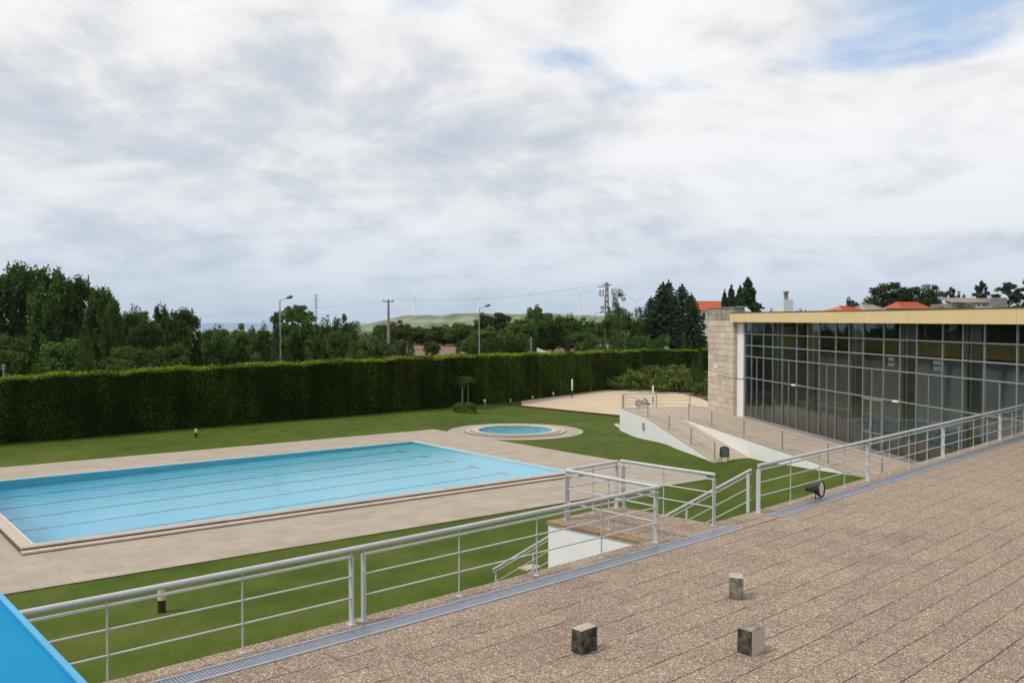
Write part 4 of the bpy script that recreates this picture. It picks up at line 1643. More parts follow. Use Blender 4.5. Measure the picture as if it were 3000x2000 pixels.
def build_hall():
    hall = thing('glass_hall', Fp(10, -4, BZ), 'long glass fronted hall with a yellow roof fascia and a stone pier', 'building')
    mull = [fs_of(x, 1015) for x in (2184, 2203, 2238.3, 2265.6, 2293.6, 2335.7, 2368, 2402, 2450.3, 2489.5, 2530.7, 2591, 2638.8, 2688, 2764, 2823.5, 2887, 2983)]
    w_n = mull[-2] - mull[-3]
    w_w = mull[-1] - mull[-2]
    s = mull[-1]
    for d in (w_n, w_n, w_w, w_n, w_n):
        s += d
        mull.append(s)
    half = {}                       # wide bay index -> half mullion
    for x in (2218, 2311.5, 2423, 2556, 2722.7, 2931):
        h = fs_of(x, 1100)
        for i in range(len(mull) - 1):
            if mull[i] + .2 < h < mull[i + 1] - .2:
                half[i] = h
    half[len(mull) - 4] = (mull[-4] + mull[-3]) / 2
    zt = [BZ + .06, (fz_of(2204, 1107) + fz_of(2880, 1216)) / 2, (fz_of(2204, 1043) + fz_of(2983, 1125)) / 2, (fz_of(2204, 1011) + fz_of(2983, 1068.5)) / 2,
          (fz_of(2204, 977) + fz_of(2987, 1011)) / 2]
    zfas0 = (fz_of(2146, 942, .7) + fz_of(2985, 952, .7)) / 2
    zfas1 = (fz_of(2140, 915.5, .7) + fz_of(2985, 905.5, .7)) / 2
    ztop = zfas0 + .05
    zt.append(ztop)
    s0, s1 = mull[0], mull[-1]
    ext = 0.9
    while ext < 15:
        q = Fp(s0 - ext - .25, -2.55)
        if 1500 + FPX * q.x / q.y < 2105:
            break
        ext += .25
    # --- panes, each one an object
    door_bay = [i for i in half if mull[i] < fs_of(2556, 1100) < mull[i + 1]][0]
    for i in range(len(mull) - 1):
        for r in range(5):
            xs = [mull[i], mull[i + 1]]
            if r < 2 and i in half:
                xs = [mull[i], half[i], mull[i + 1]]
            for a, b in zip(xs, xs[1:]):
                if i == door_bay and r == 0:
                    continue
                g = MB()
                t = random.uniform(-.003, .003)
                g.face([Fp(a + .03, t, zt[r] + .025), Fp(b - .03, -t, zt[r] + .025), Fp(b - .03, -t, zt[r + 1] - .025), Fp(a + .03, t, zt[r + 1] - .025)])
                g.build('pane', M['glass'], hall)
    for i, a in enumerate(mull):
        MB().bar(Fp(a, .02, BZ), Fp(a, .02, ztop), .06, .07, up=FN).build('mullion', M['alu'], hall)
    for i, a in half.items():
        MB().bar(Fp(a, .015, BZ if i != door_bay else zt[1]), Fp(a, .015, zt[2]), .05, .06, up=FN).build('mullion', M['alu'], hall)
    for k, z in enumerate(zt[:5]):
        MB().bar(Fp(s0, .028, z), Fp(s1, .028, z), .07, .06 if k else .12).build('transom', M['alu'], hall)
    # --- glazed double door
    a, b, h = mull[door_bay], mull[door_bay + 1], half[door_bay]
    for x0, x1 in ((a + .04, h - .006), (h + .006, b - .04)):
        d = MB()
        z0, z1 = BZ + .02, zt[1] - .04
        for p0, p1 in (((x0 + .04, z0), (x0 + .04, z1)), ((x1 - .04, z0), (x1 - .04, z1))):
            d.bar(Fp(p0[0], .05, p0[1]), Fp(p1[0], .05, p1[1]), .085, .06, up=FN)
        for z in (z0 + .06, z1 - .045, z0 + .95):
            d.bar(Fp(x0 + .083, .05, z), Fp(x1 - .083, .05, z), .058, .085 if z != z0 + .95 else .05)
        o = d.build('door', M['alu'], hall)
        MB().face([Fp(x0 + .08, .045, z0 + .1), Fp(x1 - .08, .045, z0 + .1), Fp(x1 - .08, .045, z1 - .08), Fp(x0 + .08, .045, z1 - .08)]).build('pane', M['glass'], o)
        xh = x1 - .05 if x0 < h - .3 else x0 + .05
        MB().tube(Fp(xh, .11, z0 + .85), Fp(xh, .11, z0 + 1.25), .016, 8).build('handle', M['reflector'], o)
    # little lamps fixed on the transom
    for px in (2330, 2630):
        s = fs_of(px, 1130 if px < 2500 else 1180)
        MB().bar(Fp(s - .18, .12, zt[1] + .01), Fp(s + .30, .12, zt[1] + .01), .12, .10).build('wall_lamp', M['sign_white'], hall)
    # --- base plinth, kerb in front
    MB().prism([(q.x, q.y) for q in (Fp(s0, .16), Fp(s1, .16), Fp(s1, -.2), Fp(s0, -.2))], BZ - .6, BZ + .012).build('plinth', M['house_grey'], hall)
    # --- roof with yellow fascia in panels
    ov = .7
    sl = fs_of(2138, 930, ov)
    joints = [sl, sl + 9.0, fs_of(2503, 930, ov), fs_of(2662, 930, ov), fs_of(2662, 930, ov) + 7.2, s1 + .4]
    joints = sorted(joints)
    for a, b in zip(joints, joints[1:]):
        MB().prism([(q.x, q.y) for q in (Fp(a + .006, ov), Fp(b - .006, ov), Fp(b - .006, ov - .12), Fp(a + .006, ov - .12))], zfas0, zfas1).build('fascia', M['fascia'], hall)
    MB().prism([(q.x, q.y) for q in (Fp(sl, ov + .03), Fp(s1, ov + .03), Fp(s1, ov - .2), Fp(sl, ov - .2))], zfas1 + .002, zfas1 + .045).build('roof_edge', M['fascia_edge'], hall)
    for a0, n0, n1 in ((sl, ov - .125, -2.6), (s0 - ext, -2.602, -4.2), (s0 - ext, -8.2, -16)):
        MB().prism([(q.x, q.y) for q in (Fp(a0, n0), Fp(s1, n0), Fp(s1, n1), Fp(a0, n1))], zfas0 + .06, zfas1 - .06).build('roof', M['soffit'], hall)
    k = s0 - ext
    while k < s1 - .5:                                  # unseen glazed strip, added to let daylight into the hall
        MB().face([Fp(k + .05, -4.22, zfas1 - .1), Fp(k + 1.95, -4.22, zfas1 - .1), Fp(k + 1.95, -8.18, zfas1 - .1), Fp(k + .05, -8.18, zfas1 - .1)]).build('added_roof_pane', M['glass'], hall)
        MB().bar(Fp(k, -4.2, zfas1 - .1), Fp(k, -8.2, zfas1 - .1), .09, .06).build('added_roof_bar', M['alu'], hall)
        k += 2.0
    MB().prism([(q.x, q.y) for q in (Fp(sl + .003, ov - .003), Fp(sl + .12, ov - .003), Fp(sl + .12, -9), Fp(sl + .003, -9))], zfas0 - .003, zfas1 - .003).build('fascia', M['fascia'], hall)
    # --- white end column beside the glass
    cs0, cs1 = fs_of(2157, 1000, .12), s0 - .06
    MB().prism([(q.x, q.y) for q in (Fp(cs0, .12), Fp(cs1, .12), Fp(cs1, -.3), Fp(cs0, -.3))], BZ - .02, zfas0 + .02).build('column', M['white_wall'], hall)
    # --- stone pier: a wall of coursed blocks standing proud of the facade line
    nw, nin = .40, -.40
    sp, sq = fs_of(2149, 1000, nw), fs_of(2075, 1000, nw)
    ztp = (fz_of(2085, 905, nw) + fz_of(2135, 899, nw)) / 2
    MB().prism([(q.x, q.y) for q in (Fp(sp - .05, nw - .05), Fp(sq + .05, nw - .05), Fp(sq + .05, nin), Fp(sp - .05, nin))][::-1], -1.2, ztp - .05).build('pier_core', M['pier_mortar'], hall)
    MB().prism([(q.x, q.y) for q in (Fp(sp + .04, nw + .05), Fp(sq - .04, nw + .05), Fp(sq - .04, nin), Fp(sp + .04, nin))][::-1], ztp - .05, ztp + .06).build('pier_cap', M['cap_stone'], hall)
    rows = 19
    zb = BZ - .5
    hh = (ztp - .05 - zb) / rows
    for r in range(rows):
        z0, z1 = zb + r * hh + .010, zb + (r + 1) * hh - .010
        cuts = [0, .30, .62, 1] if r % 2 else [0, .16, .48, .80, 1]
        mt = 'pier_stone' if r < rows - 2 else 'pier_old'
        for a, b in zip(cuts, cuts[1:]):
            pr = random.uniform(-.012, .02)
            x0, x1 = sp + (sq - sp) * a, sp + (sq - sp) * b
            e0 = .012 if a > 0 else .0
            e1 = .012 if b < 1 else .0
            MB().prism([(q.x, q.y) for q in (Fp(x0 - e0, nw + pr), Fp(x1 + e1, nw + pr), Fp(x1 + e1, nw - .2), Fp(x0 - e0, nw - .2))][::-1], z0, z1).build('stone', M[mt], hall)
        pr = random.uniform(-.01, .012)
        MB().prism([(q.x, q.y) for q in (Fp(sp + pr, nw - .205), Fp(sp + pr, nin), Fp(sp - .2, nin), Fp(sp - .2, nw - .205))][::-1], z0, z1).build('stone', M[mt], hall)
        MB().prism([(q.x, q.y) for q in (Fp(sq + .2, nw - .205), Fp(sq + .2, nin), Fp(sq - .005, nin), Fp(sq - .005, nw - .205))][::-1], z0, z1).build('stone', M[mt], hall)
    # plaque, lamp and cable on the pier
    q = on_wall(2098, 1073, Fp(0, nw + .03), Fp(5, nw + .03))
    MB().prism([(v.x, v.y) for v in (q - FD * .4, q + FD * .4, q + FD * .4 + FN * .025, q - FD * .4 + FN * .025)], q.z - .16, q.z + .16).build('plaque', M['house_white'], hall)
    q = on_wall(2104, 1098, Fp(0, nw + .02), Fp(5, nw + .02))
    l = MB()
    l.bar(q, q + FN * .22, .05, .05)
    l.lathe(q + FN * .24, [(.05, -.06), (.075, 0), (.07, .05), (0.001, .07)], 10, (0.2, -.3, -1))
    l.build('wall_lamp', M['sign_white'], hall)
    MB().path([q + FN * .03, Fp(sp + .03, nw + .05, q.z - .03), Fp(sp + .05, .16, q.z - .05), Fp(s0 - .06, .15, q.z - .07), Fp(s0, .12, zt[1])], .014, 5).build('cable', M['black_metal'], hall)
    # --- on the roof: chimney and tilted panel
    y = 74.0
    cx = (2302 - 1500) / FPX * y
    zr = zfas1 - .06
    ch = MB().box((cx, y, zr), (.95, .8, EYE + (HY - 878) * y / FPX - zr), FROT)
    o = ch.build('chimney', M['sign_white'], hall)
    zc = EYE + (HY - 878) * y / FPX
    MB().lathe((cx, y, zc), [(.17, 0), (.17, .52), (.24, .55), (.24, .66), (.05, .72)], 12).build('flue', M['house_grey'], o)
    pn = MB()
    y2 = 66.0
    pz = lambda px, py, yy: at_y(px, py, yy)
    a, b, c_, d_ = pz(2158, 897, y2), pz(2168, 912, y2 - 1.5), pz(2202, 913, y2 - 1.5), pz(2186, 898, y2)
    pn.face([a, b, c_, d_])
    pn.face([v + Vector((0, .05, -.06)) for v in (d_, c_, b, a)])
    pn.build('roof_light', M['panel_blue'], hall)
    # --- interior
    W = -10.0
    ins = [(q.x, q.y) for q in (Fp(s0 - .8, -.25), Fp(s1 + 1, -.25), Fp(s1 + 1, W), Fp(s0 - ext, W), Fp(s0 - ext, -2.8), Fp(s0 - .8, -2.8))]
    MB().prism(ins, BZ - .3, BZ + .005).build('floor', M['hall_floor'], hall)
    for n0, n1 in ((-.25, -4.2), (-8.2, W)):
        a0 = s0 - .8 if n0 > -1 else s0 - ext
        MB().prism([(q.x, q.y) for q in (Fp(a0, n0), Fp(s1 + 1, n0), Fp(s1 + 1, n1), Fp(a0, n1))], ztop + .15, ztop + .22).build('ceiling', M['hall_wall'], hall)
    # end wall
    MB().prism([(q.x, q.y) for q in (Fp(s0 - ext, -2.8), Fp(s0 - ext + .2, -2.8), Fp(s0 - ext + .2, W), Fp(s0 - ext, W))], BZ, ztop + .15).build('end_wall', M['hall_wall'], hall)
    MB().prism([(q.x, q.y) for q in (Fp(s0 - ext, -2.6), Fp(s0 - .8, -2.6), Fp(s0 - .8, -2.8), Fp(s0 - ext, -2.8))], BZ, ztop + .15).build('side_wall', M['hall_wall'], hall)
    MB().prism([(q.x, q.y) for q in (Fp(s0 - .85, -.31), Fp(s0 - .7, -.31), Fp(s0 - .7, -2.79), Fp(s0 - .85, -2.79))], BZ, ztop + .149).build('side_wall', M['hall_wall'], hall)
    # back wall: dark below, yellow band above, with window openings
    zb0 = (fz_of(2566, 1030, W) + fz_of(2731, 1043, W)) / 2
    zb1 = (fz_of(2566, 1000, W) + fz_of(2731, 1012, W)) / 2 + .25

    def back(a, b, z0, z1, mat, nm, n0=W, n1=W - .2):
        MB().prism([(q.x, q.y) for q in (Fp(a, n0), Fp(b, n0), Fp(b, n1), Fp(a, n1))], z0, z1).build(nm, M[mat], hall)
    zw0, zw1 = fz_of(2742, 1086, W), fz_of(2742, 1056, W)
    wins = []
    for px in (2607, 2742):
        s = fs_of(px, 1070, W)
        wins.append((s - .55, s + .55))
    wins.sort()
    back(s0 - ext + .2, s1 + 1, BZ, zw0, 'hall_wall', 'back_wall')
    edges = [s0 - ext + .2] + [e for w in wins for e in w] + [s1 + 1]
    for a, b in zip(edges[::2], edges[1::2]):
        back(a, b, zw0 + .001, zw1, 'hall_wall', 'back_wall')
    for a, b in wins:
        back(a, b, (zw0 + zw1) / 2 - .04, (zw0 + zw1) / 2 + .04, 'alu', 'window_bar')
    back(s0 - ext + .2, s1 + 1, zw1 + .001, zb0 - .12, 'hall_wall', 'back_wall')
    back(s0 - ext + .2, s1 + 1, zb0 - .12 + .001, zb0, 'hall_brown', 'sill_band', W + .1)
    back(s0 - ext + .2, s1 + 1, zb0 + .001, zb1, 'hall_yellow', 'yellow_band')
    back(s0 - ext + .2, s1 + 1, zb1 + .001, ztop + .15, 'soffit', 'back_wall')
    MB().prism([(q.x, q.y) for q in (Fp(s0 - ext + .205, -2.85), Fp(s0 - ext + .26, -2.85), Fp(s0 - ext + .26, W + .01), Fp(s0 - ext + .205, W + .01))], zb0, zb1).build('yellow_band', M['hall_yellow'], hall)
    for a, b in wins:
        MB().prism([(q.x, q.y) for q in (Fp(a, W - .16), Fp(b, W - .16), Fp(b, W - .19), Fp(a, W - .19))], zw0 + .002, zw1 - .002).build('frosted_pane', M['frosted'], hall)
    # structural columns just inside the glass, each with a pipe beside it, and dark roof beams
    for px in (2279, 2382, 2508, 2658, 2848):
        s = fs_of(px, 1060, -.9)
        MB().prism([(q.x, q.y) for q in (Fp(s - .14, -.9), Fp(s + .14, -.9), Fp(s + .14, -1.25), Fp(s - .14, -1.25))], BZ + .006, ztop + .14).build('hall_column', M['hall_column'], hall)
        MB().tube(Fp(s - .42, -1.0, BZ + .006), Fp(s - .42, -1.0, ztop + .14), .10, 12).build('pipe', M['hall_pipe'], hall)
        MB().prism([(q.x, q.y) for q in (Fp(s - .2, -1.26), Fp(s + .2, -1.26), Fp(s + .2, W + .02), Fp(s - .2, W + .02))], ztop - .35, ztop + .149).build('beam', M['soffit'], hall)
    # drawn-back grey curtain panels hanging behind some mullions
    for i in (3, 6, 9, 12, 15):
        a = mull[i]
        c = MB()
        n = 14
        pts = [Fp(a + .10 + .045 * k, -.30 - .05 * (k % 2), 0) for k in range(n)]
        for p0, p1 in zip(pts, pts[1:]):
            c.face([(p0.x, p0.y, BZ + .05), (p1.x, p1.y, BZ + .05), (p1.x, p1.y, ztop), (p0.x, p0.y, ztop)])
        c.build('curtain', M['curtain'], hall)
    # indoor pool basin with its pale edge
    a, b = fs_of(2470, 1290, -5), s1 - .5
    MB().prism([(q.x, q.y) for q in (Fp(a, -4.2), Fp(b, -4.2), Fp(b, -11), Fp(a, -11))], BZ + .006, BZ + .03).build('pool_edge', M['walk_stone'], hall)
    MB().prism([(q.x, q.y) for q in (Fp(a + .4, -4.6), Fp(b - .4, -4.6), Fp(b - .4, -10.6), Fp(a + .4, -10.6))], BZ + .01, BZ + .04).build('indoor_pool', M['indoor_water'], hall)
    return mull


MULL = build_hall()


# ================================================================ WALKWAY AND RAMP
def Wp(d, n=0.0, z=BZ):
    """walkway frame: d along its outer edge towards the camera, n outwards (towards the lawn)"""
    return Vector((W0.x + WD.x * d + WN.x * n, W0.y + WD.y * d + WN.y * n, z))


def wn(p):
    r = Vector((p.x - W0.x, p.y - W0.y, 0))
    return r.dot(WD), r.dot(WN)


ra_d, ra_n = wn(RA)
rs_d = wn(at(1902, 1221, BZ))[0]              # where the ramp starts to go down
re_d = wn(at(2096, 1352, 0.22))[0]            # foot of the ramp
re_z = 0.22
wf = (Fp(0) - W0).dot(-WN)


def build_ramp():
    end_d = 34.0
    f_at = lambda d: (Fp(0, .17) + FD * (((Wp(d) - Fp(0)).dot(FD)))) if True else None
    fa, fb = f_at(ra_d), f_at(end_d)
    # walkway and platform paving: slabs in rows, laid on a base
    base = MB()
    poly = [RA, Wp(rs_d, ra_n), Wp(rs_d, 0), Wp(end_d, 0), fb, fa]
    base.prism([(q.x, q.y) for q in poly], -1.2, BZ - .012)
    wk = base.build('walkway', M['joint'], None, 'beige paved walkway along the foot of the glass facade', kind='structure')
    cells = []
    lx, ly = 1.2, .9
    depth = -(Fp(0, .17) - W0).dot(WN)
    rot = math.atan2(WD.y, WD.x)
    d = ra_d
    nrow = int(round(depth / ly))
    ly = depth / nrow
    while d < 30:
        for k in range(nrow):
            cells.append((Wp(d + lx / 2, -ly * (k + .5)), lx - .012, ly - .012, rot))
        d += lx
    n2 = max(1, int(round(ra_n / .9)))
    d = ra_d
    while d < rs_d - .1:
        l = min(lx, rs_d - d)
        for k in range(n2):
            cells.append((Wp(d + l / 2, ra_n / n2 * (k + .5)), l - .012, ra_n / n2 - .012, rot))
        d += l
    lay(wk, 'paving_slab', cells, .05, 'walk_stone', 260, .001, .006)
    # sloping ramp
    r = MB()
    p = [Wp(rs_d, ra_n), Wp(re_d, ra_n), Wp(re_d, .0), Wp(rs_d, .0)]
    r.prism([(q.x, q.y) for q in p], [-1.2] * 4, [BZ - .012, re_z - .012, re_z - .012, BZ - .012])
    rp = r.build('ramp', M['joint'], None, 'paved ramp sloping from the hall platform down to the lawn', kind='structure')
    nd = 13
    for i in range(nd):
        for k in range(n2):
            d0, d1 = rs_d + (re_d - rs_d) * i / nd, rs_d + (re_d - rs_d) * (i + 1) / nd
            zz = lambda d: BZ + (re_z - BZ) * (d - rs_d) / (re_d - rs_d)
            n0, n1 = ra_n * k / n2 + .005, ra_n * (k + 1) / n2 - .005
            m = MB()
            q = [Wp(d0 + .005, n1), Wp(d1 - .005, n1), Wp(d1 - .005, n0), Wp(d0 + .005, n0)]
            z0, z1 = zz(d0), zz(d1)
            m.prism([(v.x, v.y) for v in q], [z0 - .05, z1 - .05, z1 - .05, z0 - .05], [z0, z1, z1, z0])
            m.build('paving_slab', M['walk_stone'], rp)
    # white wall on the lawn side of platform and ramp, with a thin stone coping
    w = MB()
    th = .22
    path = [(ra_d, BZ), (rs_d, BZ), (re_d, re_z)]
    for (d0, z0), (d1, z1) in zip(path, path[1:]):
        q = [Wp(d0, ra_n + th), Wp(d1, ra_n + th), Wp(d1, ra_n + .002), Wp(d0, ra_n + .002)]
        w.prism([(v.x, v.y) for v in q], [-1.6] * 4, [z0 - .03, z1 - .03, z1 - .03, z0 - .03])
    wall = w.build('ramp_wall', M['white_wall'], None, 'white wall along the lawn side of the ramp with a round dark vent', 'wall')
    c = MB()
    for (d0, z0), (d1, z1) in zip(path, path[1:]):
        q = [Wp(d0, ra_n + th + .02), Wp(d1, ra_n + th + .02), Wp(d1, ra_n - .01), Wp(d0, ra_n - .01)]
        c.prism([(v.x, v.y) for v in q], [z0 - .03, z1 - .03, z1 - .03, z0 - .03], [z0 + .02, z1 + .02, z1 + .02, z0 + .02])
    c.build('coping', M['walk_stone'], wall)
    # platform's far end wall
    e = MB()
    far = Fp(0, .17) + FD * ((RA - Fp(0)).dot(FD))
    q = [RA + WN * th, RA + WN * th - WD * .2, far - WD * .2, far]
    e.prism([(v.x, v.y) for v in q][::-1], -1.6, BZ - .03)
    e.build('end_wall', M['white_wall'], wall)
    # round vent
    A, B = Wp(0, ra_n + th), Wp(5, ra_n + th)
    v = on_wall(1886, 1250, A, B)
    MB().lathe(v - WN * .02, [(.29, 0), (.29, .045), (.25, .05), (.25, .02), (0.001, .02)], 24, WN).build('vent', M['board_grey'], wall)
    MB().bar(v + WN * .03 - Vector((0, 0, .22)), v + WN * .03 + Vector((0, 0, .22)), .03, .03, up=WN).build('vent_bar', M['lamp_grey'], wall)
    # white retaining wall under the walkway
    w = MB()
    q = [Wp(rs_d + .01, .002 + .18), Wp(end_d, .18), Wp(end_d, .002), Wp(rs_d + .01, .002)]
    w.prism([(x.x, x.y) for x in q], -1.6, BZ - .03)
    w2 = w.build('walkway_wall', M['white_wall'], None, 'long white retaining wall between the ramp and the walkway', 'wall')
    c = MB()
    q = [Wp(rs_d + .01, .20), Wp(end_d, .20), Wp(end_d, -.04), Wp(rs_d + .01, -.04)]
    c.prism([(x.x, x.y) for x in q], BZ - .03, BZ + .02)
    c.build('coping', M['walk_stone'], w2)
    # low kerb in the grass by the wall's far corner
    k = MB()
    a, b, cc = at_lawn(1830, 1244), at_lawn(1803, 1245), at_lawn(1826, 1259)
    k.bar(a + Vector((0, 0, .05)), b + Vector((0, 0, .05)), .14, .14)
    k.bar(b + Vector((0, 0, .052)), cc + Vector((0, 0, .052)), .14, .14)
    k.build('low_kerb', M['house_white'], None, 'small low pale kerb in the grass at the far corner of the white ramp wall', 'kerb')


build_ramp()


def railing3(label, pts, post_every, mat='rail_dull', group='grey railings along the ramp and the walkway', h=.98):
    """posts with a top rail and three mid rails, following sloping ground"""
    root = thing('railing', pts[0], label, 'railing', group)
    up = Vector((0, 0, 1))
    MB().path([p + up * h for p in pts], .03, 8).build('handrail', M[mat], root)
    for hh in (.22, .47, .72):
        MB().path([p + up * hh for p in pts], .014, 6).build('mid_rail', M[mat], root)
    for p in post_every:
        MB().box(p - up * .01, (.05, .10, h), FROT + math.pi / 2).build('post', M[mat], root)
    return root


def zr(d):
    if d <= rs_d:
        return BZ + .02
    return BZ + .02 + (re_z - BZ) * min(1, (d - rs_d) / (re_d - rs_d))


nR = ra_n + .10
seq = [ra_d + .12, rs_d, rs_d + (re_d - rs_d) * .36, rs_d + (re_d - rs_d) * .68, re_d - .35]
railing3('grey railing going down the lawn side of the ramp to the black notice board', [Wp(d, nR, zr(d)) for d in seq], [Wp(d, nR, zr(d)) for d in seq])
farp = Fp(0, 1.2) + FD * ((RA - Fp(0)).dot(FD))
p0 = Wp(ra_d + .12, nR, BZ + .02)
p1 = Vector((farp.x, farp.y, BZ + .02)) + WD * .12
railing3('grey railing across the far end of the platform in front of the sand court', [p0, p1], [p0.lerp(p1, .02), p0.lerp(p1, .5), p1])
ends = [wn(at(x, y, BZ))[0] for x, y in ((2017, 1228), (2094, 1250), (2189, 1281), (2304, 1318), (2441, 1362))]
ends.append(ends[-1] + 4.6)
railing3('grey railing along the outer edge of the walkway over the white retaining wall', [Wp(d, .06, BZ + .02) for d in ends], [Wp(d, .06, BZ + .02) for d in ends])

# two floodlights lying on the platform
q = at(1873, 1194, BZ)
floodlight('floodlight', q, Vector((-.4, -1, 0)), .55, 'grey floodlight on the ramp platform, the one nearer the corner post', .35, group='floodlights on the ramp platform', mat_front='house_grey')
q = at(1891, 1191, BZ)
floodlight('floodlight', q, Vector((-.8, -.5, 0)), .55, 'grey floodlight on the ramp platform, beside the post where the slope begins', .35, group='floodlights on the ramp platform', mat_front='house_grey')


def build_board():
    zz = re_z + .05
    a, b = at(2113, 1354, zz), at(2137, 1354, zz)
    w = (b - a).length
    p = (a + b) / 2
    root = thing('notice_board', p, 'black round topped folding notice board standing at the foot of the ramp', 'notice board')
    ax = (b - a).normalized()
    back = Vector((-ax.y, ax.x, 0))
    if back.y < 0:
        back = -back
    H = .86
    for sgn, off, lean in ((0, 0, .16), (1, .42, -.16)):
        base = p + back * off
        tp = lambda x, z: base + ax * x + back * (lean * z / H) + Vector((0, 0, z))
        hw = w / 2
        fr = MB()
        pts = [tp(-hw * .8, .30), tp(-hw, .34), tp(-hw, H * .84)] + [tp(hw * math.cos(math.pi - k * math.pi / 8), H * .84 + hw * .42 * math.sin(k * math.pi / 8)) for k in range(1, 8)] + [tp(hw, H * .84), tp(hw, .34), tp(hw * .8, .30)]
        fr.path(pts, .018, 6)
        fr.bar(tp(-hw, .30), tp(hw, .30), .03, .05)
        fr.build('frame', M['dark_green'], root)
        pl = [tp(-hw * .92, .33)] + [tp(hw * .95 * math.cos(math.pi - k * math.pi / 8), H * .84 + hw * .38 * math.sin(k * math.pi / 8)) for k in range(9)] + [tp(hw * .92, .33)]
        pn = MB()
        n = len(pl)
        dd = back * .02
        pn.add(pl + [v + dd for v in pl], [tuple(range(n))[::-1], tuple(range(n, 2 * n))] + [(i, (i + 1) % n, n + (i + 1) % n, n + i) for i in range(n)])
        pn.build('panel', M['board_grey' if sgn == 0 else 'dark_green'], root)
        for x in (-hw * .92, hw * .92):
            MB().tube(tp(x, 0), tp(x, .34), .018, 6).build('leg', M['rust_leg'], root)
        MB().bar(tp(-hw * .9, .22), tp(hw * .9, .22), .02, .03).build('crossbar', M['house_white'], root)


build_board()


